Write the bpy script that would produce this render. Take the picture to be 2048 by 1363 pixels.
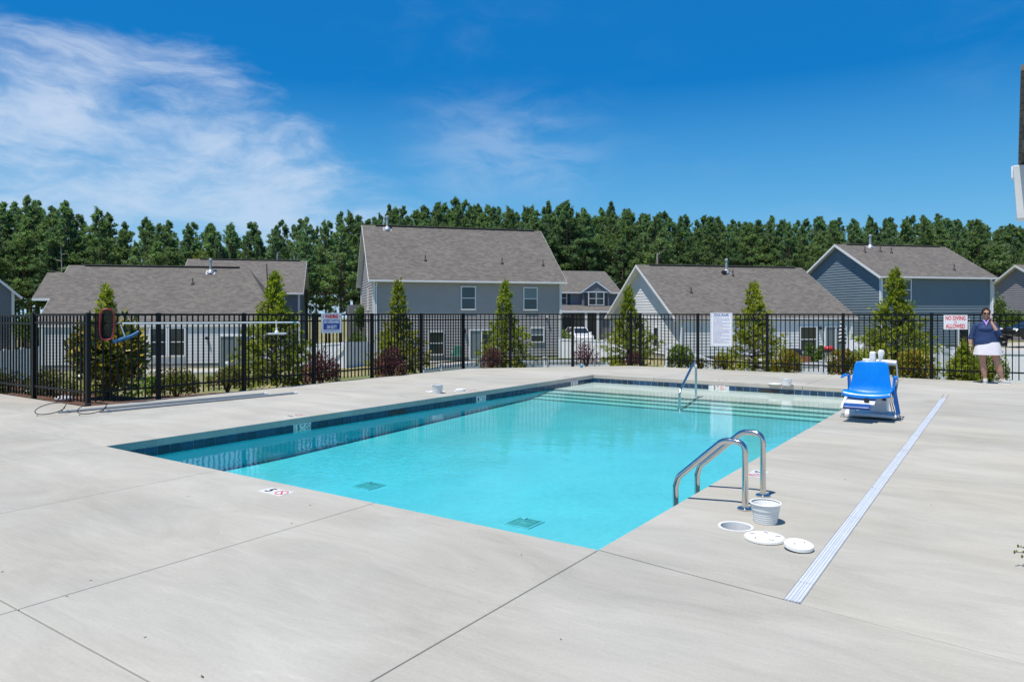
import bpy, math, random
import numpy as np
from math import radians as R, sin, cos, pi, atan2, sqrt
from mathutils import Vector, Matrix
from mathutils.geometry import tessellate_polygon
S = bpy.context.scene
C = S.collection
for o in list(bpy.data.objects): bpy.data.objects.remove(o)
random.seed(7)

# ------------------------------------------------------------------ camera
F, HY, CH = 1430.0, 628.0, 1.5          # focal length and horizon of the photo (2048 px wide), eye height
cam = bpy.data.objects.new('camera', bpy.data.cameras.new('camera'))
C.objects.link(cam)
cam.location = (0, 0, CH); cam.rotation_euler = (R(90), 0, 0)
cam.data.sensor_width = 36; cam.data.lens = F / 2048 * 36
cam.data.shift_y = -(681.5 - HY) / 2048
cam.data.clip_start = .05; cam.data.clip_end = 2000
S.camera = cam

# ------------------------------------------------------------------ sun, sky, exposure
SUN = Vector((-.26, -.25, .93)).normalized()
sun = bpy.data.objects.new('sun', bpy.data.lights.new('sun', 'SUN'))
C.objects.link(sun)
sun.data.energy = 4.7; sun.data.angle = R(.53); sun.data.color = (1, .935, .84)
sun.rotation_euler = SUN.to_track_quat('Z', 'Y').to_euler()
S.view_settings.view_transform = 'Standard'; S.view_settings.look = 'None'
S.view_settings.exposure = .18; S.view_settings.gamma = 1; S.view_settings.use_curve_mapping = False
S.render.engine = 'CYCLES'
S.cycles.use_denoising = True
S.cycles.max_bounces = 8; S.cycles.diffuse_bounces = 3; S.cycles.glossy_bounces = 3
S.cycles.transparent_max_bounces = 12; S.cycles.transmission_bounces = 4
S.cycles.caustics_reflective = False; S.cycles.caustics_refractive = False
S.cycles.sample_clamp_indirect = 6

class NT:
    """small helper for writing node trees"""
    def __init__(s, nt): s.nt = nt; s.n = nt.nodes; s.l = nt.links
    def new(s, t, **k):
        n = s.n.new(t)
        for a, b in k.items(): setattr(n, a, b)
        return n
    def put(s, sock, v):
        if isinstance(v, bpy.types.NodeSocket): s.l.new(v, sock)
        elif v is not None: sock.default_value = v
    def m(s, op, a, b=None, c=None, clamp=False):
        n = s.new('ShaderNodeMath', operation=op); n.use_clamp = clamp
        for i, v in enumerate((a, b, c)): s.put(n.inputs[i], v)
        return n.outputs[0]
    def ramp(s, x, a, b, lo=0., hi=1., smooth=True):
        n = s.new('ShaderNodeMapRange'); n.interpolation_type = 'SMOOTHSTEP' if smooth else 'LINEAR'
        for i, v in enumerate((x, a, b, lo, hi)): s.put(n.inputs[i], v)
        return n.outputs[0]
    def mix(s, f, a, b, blend='MIX'):
        n = s.new('ShaderNodeMix', data_type='RGBA', blend_type=blend)
        s.put(n.inputs[0], f)
        for i, v in ((6, a), (7, b)):
            if isinstance(v, (tuple, list)) and len(v) == 3: v = (*v, 1)
            s.put(n.inputs[i], v)
        return n.outputs[2]
    def noise(s, vec, scale, detail=4, rough=.55, dist=0., out=0):
        n = s.new('ShaderNodeTexNoise')
        if vec is not None: s.l.new(vec, n.inputs['Vector'])
        n.inputs['Scale'].default_value = scale; n.inputs['Detail'].default_value = detail
        n.inputs['Roughness'].default_value = rough; n.inputs['Distortion'].default_value = dist
        return n.outputs[out]
    def mapping(s, vec, loc=(0, 0, 0), rot=(0, 0, 0), scale=(1, 1, 1)):
        n = s.new('ShaderNodeMapping'); s.l.new(vec, n.inputs[0])
        n.inputs[1].default_value = loc; n.inputs[2].default_value = rot; n.inputs[3].default_value = scale
        return n.outputs[0]
    def bump(s, h, strength, dist=.01, normal=None):
        n = s.new('ShaderNodeBump'); n.inputs['Strength'].default_value = strength
        n.inputs['Distance'].default_value = dist; s.l.new(h, n.inputs['Height'])
        if normal is not None: s.l.new(normal, n.inputs['Normal'])
        return n.outputs[0]

W = bpy.data.worlds.new('World'); S.world = W; W.use_nodes = True
W.node_tree.nodes.clear()
t = NT(W.node_tree)
sky = t.new('ShaderNodeTexSky'); sky.sky_type = 'NISHITA'; sky.sun_disc = False
sky.sun_elevation = math.asin(SUN.z); sky.sun_rotation = atan2(SUN.x, SUN.y)
sky.altitude = 200; sky.air_density = 1.0; sky.dust_density = .3; sky.ozone_density = 2.5
tc = t.new('ShaderNodeTexCoord')
sep = t.new('ShaderNodeSeparateXYZ'); t.l.new(tc.outputs['Generated'], sep.inputs[0])
X, Y, Z = sep.outputs
az = t.m('MULTIPLY', t.m('ARCTAN2', X, Y), 180 / pi)
el = t.m('MULTIPLY', t.m('ARCSINE', Z), 180 / pi)
# cirrus: noise on a high flat layer (direction / height)
cx = t.new('ShaderNodeCombineXYZ'); t.put(cx.inputs[0], t.m('MULTIPLY', az, .055)); t.put(cx.inputs[1], t.m('MULTIPLY', el, .085))
pl = cx.outputs[0]
warp = t.noise(pl, 1.1, 4, .55, 0, 1)
wv = t.new('ShaderNodeVectorMath', operation='MULTIPLY_ADD'); t.l.new(warp, wv.inputs[0]); wv.inputs[1].default_value = (.5, .5, 0); t.l.new(pl, wv.inputs[2])
streak = t.noise(t.mapping(wv.outputs[0], rot=(0, 0, R(28)), scale=(1.0, 1.7, 1)), 1.7, 10, .60, .25)
fine = t.noise(t.mapping(wv.outputs[0], rot=(0, 0, R(28)), scale=(1.0, 2.0, 1)), 5.5, 8, .62, .3)
broad = t.noise(wv.outputs[0], .8, 3, .5)
wob = t.m('MULTIPLY', t.m('SUBTRACT', streak, .5), 15.)
# upper edge of the bank falls from the left of the view towards its middle
edge = t.m('MINIMUM', 17.2, t.m('ADD', t.m('MULTIPLY', t.m('ADD', az, 19.), -.66), 15.8))
below = t.ramp(t.m('SUBTRACT', t.m('ADD', edge, wob), el), -2.5, 4.5)
lowfade = t.ramp(el, 3., 12., .66, 1.)
body = t.ramp(t.m('ADD', t.m('MULTIPLY', streak, .74), t.m('MULTIPLY', fine, .26)), .34, .64, .22, 1.)
bank = t.m('MULTIPLY', t.m('MULTIPLY', below, body), lowfade)
behind = t.ramp(t.m('ABSOLUTE', az), 60., 100., 1., .45)
bank = t.m('MULTIPLY', bank, behind)
# thin separate wisps everywhere
wisp = t.m('MULTIPLY', t.ramp(streak, .46, .74), t.ramp(broad, .40, .62))
wisp = t.m('MULTIPLY', wisp, t.ramp(el, 3., 14., .7, .5))
loc = t.m('MULTIPLY', t.ramp(t.m('ABSOLUTE', t.m('ADD', az, .5)), 2., 11., 1., 0.), t.ramp(t.m('ABSOLUTE', t.m('SUBTRACT', el, 13.)), 1., 6., 1., 0.))
tuft = t.m('MULTIPLY', t.m('MULTIPLY', loc, t.ramp(streak, .36, .66)), .30)
cov = t.m('MAXIMUM', t.m('MAXIMUM', t.m('MULTIPLY', bank, .80), t.m('MULTIPLY', wisp, .13)), tuft)
hsv = t.new('ShaderNodeHueSaturation'); hsv.inputs['Saturation'].default_value = 1.42; hsv.inputs['Value'].default_value = 1.0
t.l.new(sky.outputs[0], hsv.inputs['Color'])
SKYMUL = t.mix(1.0, hsv.outputs[0], (.55, 1.35, 1.55), 'MULTIPLY')
cr = t.new('ShaderNodeValToRGB'); t.l.new(t.m('DIVIDE', el, 90., clamp=True), cr.inputs[0])
stops = [(0, (.34, .58, .84)), (5, (.20, .49, .78)), (9, (.115, .40, .73)), (12.3, (.066, .325, .685)), (17.5, (.006, .195, .565)), (25, (.008, .185, .545)), (45, (.03, .17, .47)), (90, (.07, .21, .47))]
for i, (e_, c_) in enumerate(stops):
    q_ = cr.color_ramp.elements[i] if i < 2 else cr.color_ramp.elements.new(e_ / 90)
    q_.position = e_ / 90; q_.color = (*c_, 1)
grad = t.mix(1., cr.outputs[0], (10.3, 10.3, 10.3), 'MULTIPLY')
SKYMUL = t.mix(.88, SKYMUL, grad)
col = t.mix(t.m('MULTIPLY', cov, .95), SKYMUL, (6.9, 7.9, 9.4))
bg = t.new('ShaderNodeBackground'); t.l.new(col, bg.inputs[0]); bg.inputs[1].default_value = .086
wo = t.new('ShaderNodeOutputWorld'); t.l.new(bg.outputs[0], wo.inputs[0])

# ------------------------------------------------------------------ helpers
ZA = Vector((0, 0, 1))
def G(px, py, z=0.):
    """ground point (height z) that the photo shows at px,py"""
    y = F * (CH - z) / (py - HY); return Vector(((px - 1024) / F * y, y, z))
def P(px, py, y): return Vector(((px - 1024) / F * y, y, CH - (py - HY) / F * y))
A0 = Vector((-4.63, 8.14, 0)); TH = .605
U = Vector((sin(TH), cos(TH), 0)); V = Vector((cos(TH), -sin(TH), 0))
def UV(u, v, z=0.): return A0 + U * u + V * v + ZA * z
def uv_of(p): q = p - A0; return q.dot(U), q.dot(V)
LU, LV = 11.7, 6.3
def gz(x, y=40.): return -1.69 + .016 * (max(-45, min(45, x)) + 3)

def tag(o, label=None, cat=None, group=None, kind=None):
    if label: o['label'] = label
    if cat: o['category'] = cat
    if group: o['group'] = group
    if kind: o['kind'] = kind
    return o
def thing(name, label, cat, loc=(0, 0, 0), rz=0., group=None):
    o = bpy.data.objects.new(name, None); C.objects.link(o); o.location = loc; o.rotation_euler = (0, 0, rz)
    o.empty_display_size = .2
    return tag(o, label, cat, group)
def link(name, me, parent=None, loc=None, rz=None):
    o = bpy.data.objects.new(name, me); C.objects.link(o)
    if parent: o.parent = parent
    if loc is not None: o.location = loc
    if rz is not None: o.rotation_euler = (0, 0, rz)
    return o
def dup(root, loc=None, rz=None, scale=None, label=None, group=None):
    r = root.copy(); C.objects.link(r)
    if loc is not None: r.location = loc
    if rz is not None: r.rotation_euler = (0, 0, rz)
    if scale is not None: r.scale = scale
    if label: r['label'] = label
    if group: r['group'] = group
    for ch in root.children:
        c = ch.copy(); C.objects.link(c); c.parent = r
        for g in ch.children:
            d = g.copy(); C.objects.link(d); d.parent = c
    return r

class MB:
    def __init__(s): s.v = []; s.f = []; s.mi = []; s.uv = {}
    def add(s, pts, faces, mi=0, uvs=None):
        b = len(s.v); s.v += [tuple(p) for p in pts]
        for k, f in enumerate(faces):
            if uvs: s.uv[len(s.f)] = uvs[k]
            s.f.append([b + i for i in f]); s.mi.append(mi)
        return s
    def poly(s, pts, mi=0, uv=None): return s.add(pts, [list(range(len(pts)))], mi, [uv] if uv else None)
    def box(s, c, d, rot=None, mi=0):
        hx, hy, hz = d[0] / 2, d[1] / 2, d[2] / 2
        p = [Vector((x, y, z)) for z in (-hz, hz) for y in (-hy, hy) for x in (-hx, hx)]
        if rot is not None: p = [rot @ q for q in p]
        c = Vector(c)
        return s.add([q + c for q in p], [(0, 2, 3, 1), (4, 5, 7, 6), (0, 1, 5, 4), (2, 6, 7, 3), (1, 3, 7, 5), (0, 4, 6, 2)], mi)
    def beam(s, a, b, w, h, up=ZA, mi=0):
        """box from a to b, w across, h along up"""
        a, b = Vector(a), Vector(b); x = (b - a).normalized(); y = Vector(up).cross(x)
        y = y.normalized() if y.length > 1e-6 else Vector((1, 0, 0)); z = x.cross(y)
        m = Matrix((x, y, z)).transposed()
        return s.box((a + b) / 2, ((b - a).length, w, h), m, mi)
    def tube(s, pts, r, n=10, caps=True, closed=False, mi=0, flat=1.):
        pts = [Vector(p) for p in pts]; N = len(pts)
        rr = r if isinstance(r, (list, tuple)) else [r] * N
        vs = []; prev = None
        for i, p in enumerate(pts):
            if closed: d = pts[(i + 1) % N] - pts[i - 1]
            else: d = pts[min(i + 1, N - 1)] - pts[max(i - 1, 0)]
            d.normalize()
            if prev is None:
                up = ZA if abs(d.z) < .95 else Vector((0, 1, 0)); x = d.cross(up).normalized()
            else: x = (prev - d * prev.dot(d)).normalized()
            prev = x; y = d.cross(x)
            for k in range(n):
                a = 2 * pi * k / n; vs.append(p + (x * cos(a) + y * sin(a) * flat) * rr[i])
        fs = []
        M = N if closed else N - 1
        for i in range(M):
            j = (i + 1) % N
            for k in range(n): fs.append((i * n + k, i * n + (k + 1) % n, j * n + (k + 1) % n, j * n + k))
        if caps and not closed:
            fs.append(list(range(n))[::-1]); fs.append([(N - 1) * n + k for k in range(n)])
        return s.add(vs, fs, mi)
    def lathe(s, prof, n=20, c=(0, 0, 0), mi=0, ax=1., ay=1., caps=True):
        c = Vector(c); vs = []; fs = []
        for r, z in prof:
            for k in range(n):
                a = 2 * pi * k / n; vs.append(c + Vector((r * cos(a) * ax, r * sin(a) * ay, z)))
        for i in range(len(prof) - 1):
            for k in range(n): fs.append((i * n + k, i * n + (k + 1) % n, (i + 1) * n + (k + 1) % n, (i + 1) * n + k))
        if caps and prof[0][0] > 1e-5: fs.append(list(range(n))[::-1])
        if caps and prof[-1][0] > 1e-5: fs.append([(len(prof) - 1) * n + k for k in range(n)])
        return s.add(vs, fs, mi)
    def ball(s, c, r, n=12, m=8, rot=None, mi=0):
        rx, ry, rz = r if isinstance(r, (tuple, list)) else (r, r, r); c = Vector(c); vs = []; fs = []
        for i in range(m + 1):
            th = pi * i / m
            for k in range(n):
                a = 2 * pi * k / n; q = Vector((rx * sin(th) * cos(a), ry * sin(th) * sin(a), -rz * cos(th)))
                vs.append(c + (rot @ q if rot is not None else q))
        for i in range(m):
            for k in range(n): fs.append((i * n + k, i * n + (k + 1) % n, (i + 1) * n + (k + 1) % n, (i + 1) * n + k))
        return s.add(vs, fs, mi)
    def prism(s, pts, d, mi=0, side=None):
        """polygon extruded along d"""
        pts = [Vector(p) for p in pts]; d = Vector(d); n = len(pts); nn = Vector((0, 0, 0))
        for i in range(n): nn += (pts[i] - pts[0]).cross(pts[(i + 1) % n] - pts[0])
        if nn.dot(d) < 0: pts = pts[::-1]
        s.add(pts + [p + d for p in pts], [list(range(n))[::-1], [n + k for k in range(n)]] , mi)
        b = len(s.v) - 2 * n
        for k in range(n):
            s.f.append([b + k, b + (k + 1) % n, b + n + (k + 1) % n, b + n + k]); s.mi.append(mi if side is None else side)
        return s
    def mesh(s, name, mats, smooth=None):
        me = bpy.data.meshes.new(name); me.from_pydata(s.v, [], s.f)
        for m in (mats if isinstance(mats, (list, tuple)) else [mats]): me.materials.append(m)
        me.polygons.foreach_set('material_index', s.mi)
        if s.uv:
            ul = me.uv_layers.new(name='UVMap')
            for k, q in s.uv.items():
                for li, c in zip(me.polygons[k].loop_indices, q): ul.data[li].uv = c
        if smooth:
            me.polygons.foreach_set('use_smooth', [True] * len(me.polygons)); me.set_sharp_from_angle(angle=R(smooth))
        me.update(); return me
    def build(s, name, mats, parent=None, loc=None, rz=None, smooth=None, bevel=0.):
        o = link(name, s.mesh(name, mats, smooth), parent, loc, rz)
        if bevel:
            b = o.modifiers.new('bevel', 'BEVEL'); b.width = bevel; b.segments = 2; b.limit_method = 'ANGLE'; b.angle_limit = R(40)
        return o

def smoothpath(pts, rad, seg=6):
    """polyline with rounded corners"""
    pts = [Vector(p) for p in pts]; out = [pts[0]]
    for i in range(1, len(pts) - 1):
        a, b, c = pts[i - 1], pts[i], pts[i + 1]; r = rad[i - 1] if isinstance(rad, (list, tuple)) else rad
        d1 = (a - b).normalized(); d2 = (c - b).normalized(); ang = d1.angle(d2)
        t_ = min(r / math.tan(ang / 2), (a - b).length * .49, (c - b).length * .49)
        p1 = b + d1 * t_; p2 = b + d2 * t_
        for k in range(seg + 1):
            s_ = k / seg; out.append(p1 * (1 - s_) ** 2 + b * 2 * s_ * (1 - s_) + p2 * s_ ** 2)
    out.append(pts[-1]); return out

def text_obj(body, size, m, parent, mat4, name='lettering', bold=.0, width=None, align='CENTER', spacing=1., depth=.0015):
    """lettering as a mesh: lies in local XY, mat4 places it"""
    cu = bpy.data.curves.new('text', 'FONT'); cu.body = body; cu.size = size; cu.align_x = align; cu.align_y = 'CENTER'
    cu.extrude = depth; cu.offset = bold; cu.space_line = spacing; cu.resolution_u = 4
    ob = bpy.data.objects.new('text', cu); C.objects.link(ob)
    dg = bpy.context.evaluated_depsgraph_get()
    me = bpy.data.meshes.new_from_object(ob.evaluated_get(dg)); bpy.data.objects.remove(ob); bpy.data.curves.remove(cu)
    if width:
        xs = [v.co.x for v in me.vertices]; k = width / (max(xs) - min(xs))
        for v in me.vertices: v.co.x *= k
    me.materials.clear(); me.materials.append(m); me.transform(mat4); me.name = name
    return link(name, me, parent)

# ------------------------------------------------------------------ materials
def newmat(name):
    m = bpy.data.materials.new(name); m.use_nodes = True; m.node_tree.nodes.clear()
    t = NT(m.node_tree); o = t.new('ShaderNodeOutputMaterial'); b = t.new('ShaderNodeBsdfPrincipled')
    t.l.new(b.outputs[0], o.inputs[0]); return m, t, b, o
def simple(name, col, rough=.5, metal=0., var=.12, scale=8., bump=0., bscale=60., spec=.5, rnd=0., coat=0.):
    """plain surface with a little mottling of colour and gloss"""
    m, t, b, o = newmat(name); tc = t.new('ShaderNodeTexCoord').outputs['Object']
    n = t.noise(tc, scale, 5, .6)
    c = t.mix(1., (*col, 1), t.ramp(n, .25, .75, 1 - var, 1 + var, False), 'MULTIPLY')
    if rnd:
        oi = t.new('ShaderNodeObjectInfo').outputs['Random']
        c = t.mix(1., c, t.ramp(oi, 0, 1, 1 - rnd, 1 + rnd, False), 'MULTIPLY')
    t.l.new(c, b.inputs['Base Color']); b.inputs['Metallic'].default_value = metal
    t.put(b.inputs['Roughness'], t.ramp(t.noise(tc, scale * 3, 3), .2, .8, max(.02, rough - .07), min(1, rough + .07), False))
    b.inputs['Specular IOR Level'].default_value = spec
    if coat: b.inputs['Coat Weight'].default_value = coat; b.inputs['Coat Roughness'].default_value = .05
    if bump: t.l.new(t.bump(t.noise(tc, bscale, 4, .6), bump), b.inputs['Normal'])
    return m

def concrete(name, base, warm=(1., .985, .955)):
    m, t, b, o = newmat(name); tc = t.new('ShaderNodeTexCoord').outputs['Object']
    al = t.mapping(tc, rot=(0, 0, TH))                       # x along V, y along U
    st = t.noise(t.mapping(al, scale=(.7, 1.9, 1)), 1.0, 9, .66, .9)
    broom = t.noise(t.mapping(al, scale=(1.4, 17, 1)), 2.0, 6, .65, .2)
    blot = t.noise(al, .42, 4, .5)
    fine = t.noise(tc, 55, 6, .7)
    v = t.m('ADD', t.m('MULTIPLY', t.m('SUBTRACT', st, .5), .64), t.m('MULTIPLY', t.m('SUBTRACT', blot, .5), .46))
    v = t.m('ADD', v, t.m('MULTIPLY', t.m('SUBTRACT', broom, .5), .22))
    v = t.m('ADD', v, t.m('MULTIPLY', t.m('SUBTRACT', fine, .5), .30))
    # pale scuffs, dark specks
    sc = t.ramp(t.noise(t.mapping(al, scale=(1., 3., 1)), 2.3, 8, .7, .8), .60, .74)
    v = t.m('ADD', v, t.m('MULTIPLY', sc, .12))
    pits = t.ramp(t.noise(tc, 24, 2, .5), .735, .78)
    v = t.m('SUBTRACT', v, t.m('MULTIPLY', pits, .12))
    oi = t.new('ShaderNodeObjectInfo').outputs['Random']
    v = t.m('ADD', v, t.ramp(oi, 0, 1, -.03, .03, False))
    k = t.m('MULTIPLY', t.m('ADD', v, 1.), base)
    hue = t.mix(t.ramp(t.noise(al, .8, 3), .35, .65), (*warm, 1), (.99, .965, .872, 1))
    t.l.new(t.mix(1., hue, k, 'MULTIPLY'), b.inputs['Base Color'])
    b.inputs['Roughness'].default_value = .82; b.inputs['Specular IOR Level'].default_value = .25
    h = t.m('ADD', t.m('MULTIPLY', fine, .5), t.m('MULTIPLY', broom, .8))
    t.l.new(t.bump(h, .22, .006), b.inputs['Normal'])
    return m

def leafmat(name, ca, cb, cc=None, rough=.55, trans=.25, rnd=.15, spec=.25, cut=.86):
    """foliage: colour differs from leaf to leaf, some light comes through"""
    m, t, b, o = newmat(name)
    g = t.new('ShaderNodeNewGeometry').outputs['Random Per Island']
    c = t.mix(t.ramp(g, .05, .9, smooth=False), ca, cb)
    if cc: c = t.mix(t.ramp(g, cut, cut + .04), c, cc)
    oi = t.new('ShaderNodeObjectInfo').outputs['Random']
    c = t.mix(1., c, t.ramp(oi, 0, 1, 1 - rnd, 1 + rnd, False), 'MULTIPLY')
    tcn = t.new('ShaderNodeTexCoord').outputs['Object']
    c = t.mix(1., c, t.ramp(t.noise(tcn, 1.1, 3), .3, .7, .72, 1.25), 'MULTIPLY')
    t.l.new(c, b.inputs['Base Color']); b.inputs['Roughness'].default_value = rough; b.inputs['Specular IOR Level'].default_value = spec
    tr = t.new('ShaderNodeBsdfTranslucent'); t.l.new(t.mix(1., c, (1.0, 1.25, .6, 1), 'MULTIPLY'), tr.inputs[0])
    ms = t.new('ShaderNodeMixShader'); ms.inputs[0].default_value = trans
    t.l.new(b.outputs[0], ms.inputs[1]); t.l.new(tr.outputs[0], ms.inputs[2]); t.l.new(ms.outputs[0], o.inputs[0])
    return m

def roofmat(name, col):
    m, t, b, o = newmat(name); uv = t.new('ShaderNodeTexCoord').outputs['UV']
    br = t.new('ShaderNodeTexBrick'); t.l.new(uv, br.inputs['Vector'])
    br.inputs['Scale'].default_value = 1.; br.inputs['Brick Width'].default_value = .30; br.inputs['Row Height'].default_value = .145
    br.inputs['Mortar Size'].default_value = .006; br.inputs['Bias'].default_value = 0.; br.offset = .37
    br.inputs['Color1'].default_value = (.78, .78, .80, 1); br.inputs['Color2'].default_value = (1.20, 1.19, 1.16, 1); br.inputs['Mortar'].default_value = (.6, .6, .6, 1)
    n = t.noise(uv, 12., 4, .6); n2 = t.noise(uv, .4, 3)
    k = t.m('MULTIPLY', t.ramp(n, .25, .75, .84, 1.16, False), t.ramp(n2, .3, .7, .95, 1.05))
    c = t.mix(1., t.mix(1., (*col, 1), br.outputs[0], 'MULTIPLY'), k, 'MULTIPLY')
    t.l.new(c, b.inputs['Base Color']); b.inputs['Roughness'].default_value = .9; b.inputs['Specular IOR Level'].default_value = .2
    t.l.new(t.bump(t.m('ADD', br.outputs['Fac'], t.m('MULTIPLY', t.noise(uv, 40, 3), -.6)), -.35, .02), b.inputs['Normal'])
    return m

M = {}
M['deck'] = concrete('broomed_concrete', .402, (1., .962, .845))
M['deck2'] = concrete('tan_concrete', .375, (1., .94, .82))
M['grout'] = simple('pale_grout', (.62, .66, .68), .7)
M['black_metal'] = simple('black_powder_coat', (.006, .0065, .008), .45, var=.3, scale=5, spec=.22)
M['steel'] = simple('polished_steel', (.62, .61, .59), .16, 1., var=.06, scale=14, bump=.02)
M['galv'] = simple('galvanised_sheet', (.42, .45, .48), .5, .5, var=.15, scale=6)
M['white_plastic'] = simple('white_plastic', (.78, .79, .78), .38, var=.05)
M['white_trim'] = simple('white_trim', (.74, .76, .78), .5, var=.05)
M['vinyl'] = simple('white_vinyl', (.74, .77, .82), .4, var=.04, scale=2)
M['cover_white'] = simple('white_lift_cover', (.70, .73, .77), .38, var=.06)
M['blue_plastic'] = simple('bright_blue_plastic', (.0, .19, .66), .30, var=.06, scale=5, coat=.25)
M['dark_blue'] = simple('dark_blue_plastic', (.008, .065, .27), .4, var=.1)
M['grey_plastic'] = simple('grey_plastic', (.30, .31, .32), .5)
M['dark'] = simple('dark_rubber', (.02, .02, .022), .6)
M['glass'] = simple('window_glass', (.018, .026, .030), .06, var=.3, scale=1.2, spec=.9)
M['blind'] = simple('window_blind', (.16, .20, .22), .18, var=.1, spec=.8)
M['roof'] = roofmat('asphalt_shingle', (.148, .137, .126))
M['bark'] = simple('pine_bark', (.115, .085, .065), .95, var=.4, scale=6, bump=.5, bscale=14)
M['twig'] = simple('brown_twig', (.10, .065, .04), .9, var=.3)
M['foundation'] = simple('foundation_block', (.36, .34, .32), .9)
M['shutter'] = simple('navy_shutter', (.02, .028, .045), .5)
M['sign_white'] = simple('sign_white', (.78, .79, .83), .35, var=.04)
M['sign_red'] = simple('sign_red', (.62, .03, .035), .4)
M['sign_blue'] = simple('sign_blue', (.02, .05, .30), .4)
M['ink_blue'] = simple('sign_ink', (.10, .13, .34), .5)
M['ink'] = simple('black_ink', (.015, .015, .018), .5)
M['marker_white'] = simple('marker_tile_white', (.74, .73, .71), .22, var=.06, spec=.6)
def siding(name, col): return simple(name, col, .62, var=.06, scale=.8, spec=.3)
M['sid_pale'] = siding('pale_grey_siding', (.70, .71, .72))
M['sid_grey'] = siding('warm_grey_siding', (.385, .37, .365))
M['sid_blue'] = siding('slate_blue_siding', (.165, .22, .26))
M['sid_lilac'] = siding('lilac_grey_siding', (.29, .28, .31))
M['sid_dark'] = siding('mid_grey_siding', (.20, .205, .225))
M['pine'] = leafmat('pine_needles', (.105, .160, .085), (.30, .385, .19), None, .65, .48, .2)
M['pine_cool'] = leafmat('pine_needles_cool', (.095, .155, .095), (.265, .365, .205), None, .65, .48, .2)
M['conifer'] = leafmat('conifer_sprays', (.15, .20, .026), (.45, .48, .06), (.58, .54, .12), .6, .48, .12)
M['conifer_gold'] = leafmat('conifer_sprays_gold', (.16, .20, .025), (.48, .47, .06), (.60, .53, .12), .6, .48, .12)
M['magnolia'] = leafmat('magnolia_leaves', (.06, .10, .02), (.20, .22, .04), (.66, .50, .07), .3, .25, .1, .6, .66)
M['boxwood'] = leafmat('clipped_shrub_leaves', (.075, .105, .018), (.23, .25, .042), (.24, .15, .045), .5, .32, .15)
M['bright_shrub'] = leafmat('bright_green_leaves', (.085, .16, .012), (.26, .36, .03), None, .45, .3, .1)
M['photinia'] = leafmat('yellow_and_red_leaves', (.12, .16, .016), (.42, .40, .04), (.42, .08, .03), .45, .28, .1)
M['purple'] = leafmat('plum_leaves', (.08, .025, .04), (.24, .08, .12), (.28, .15, .08), .5, .32, .2)
M['leafy'] = leafmat('fresh_green_leaves', (.05, .10, .014), (.16, .26, .035), None, .5, .3, .15)
M['yellow_tree'] = leafmat('yellow_green_leaves', (.13, .16, .014), (.30, .28, .03), None, .5, .3, .1)

def _lawn():
    m, t, b, o = newmat('lawn'); tc = t.new('ShaderNodeTexCoord').outputs['Object']
    n = t.noise(tc, .35, 6, .6); f = t.noise(tc, 9, 5, .7)
    c = t.mix(t.ramp(n, .35, .65), (.13, .155, .045), (.30, .25, .12))
    c = t.mix(1., c, t.ramp(f, .2, .8, .55, 1.45, False), 'MULTIPLY')
    t.l.new(c, b.inputs['Base Color']); b.inputs['Roughness'].default_value = .95
    t.l.new(t.bump(f, .6, .05), b.inputs['Normal']); return m
M['lawn'] = _lawn()
def _mulch():
    m, t, b, o = newmat('bark_mulch'); tc = t.new('ShaderNodeTexCoord').outputs['Object']
    vo = t.new('ShaderNodeTexVoronoi'); t.l.new(t.mapping(tc, scale=(1, 1.8, 1)), vo.inputs[0]); vo.inputs['Scale'].default_value = 26
    f = t.noise(tc, 40, 4, .7)
    c = t.mix(t.ramp(f, .3, .7), (.12, .06, .038), (.40, .21, .13))
    c = t.mix(1., c, t.ramp(vo.outputs['Distance'], 0, .6, 1.3, .45), 'MULTIPLY')
    t.l.new(c, b.inputs['Base Color']); b.inputs['Roughness'].default_value = .95
    t.l.new(t.bump(vo.outputs['Distance'], .8, .03), b.inputs['Normal']); return m
M['mulch'] = _mulch()
def _tile():
    m, t, b, o = newmat('navy_pool_tile'); tc = t.new('ShaderNodeTexCoord').outputs['Object']
    oi = t.new('ShaderNodeObjectInfo').outputs['Random']
    n = t.noise(tc, 30, 5, .7)
    c = t.mix(t.ramp(n, .3, .7), (.006, .022, .060), (.014, .055, .115))
    c = t.mix(1., c, t.ramp(oi, 0, 1, .6, 1.5, False), 'MULTIPLY')
    t.l.new(c, b.inputs['Base Color']); b.inputs['Roughness'].default_value = .12; return m
M['tile'] = _tile()
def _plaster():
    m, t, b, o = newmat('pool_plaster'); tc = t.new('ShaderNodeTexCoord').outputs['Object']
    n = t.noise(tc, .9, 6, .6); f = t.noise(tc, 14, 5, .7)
    k = t.m('MULTIPLY', t.ramp(n, .3, .7, .92, 1.06), t.ramp(f, .25, .75, .90, 1.10, False))  # n: the plaster's own mottling; f: ripple pattern of the water painted in
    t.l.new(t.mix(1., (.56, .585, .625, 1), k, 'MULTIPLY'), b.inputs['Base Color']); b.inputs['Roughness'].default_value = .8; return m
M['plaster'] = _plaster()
M['step_plaster'] = simple('white_step_plaster', (.80, .76, .73), .8, var=.07, scale=3)
M['step_tile'] = simple('step_edge_tile', (.22, .32, .34), .4, var=.2, scale=6)
M['wall_plaster'] = simple('water_light_wall_plaster', (.02, .72, .88), .8, var=.06, scale=3)  # cyan of light scattered underwater, painted into the wall colour
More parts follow.
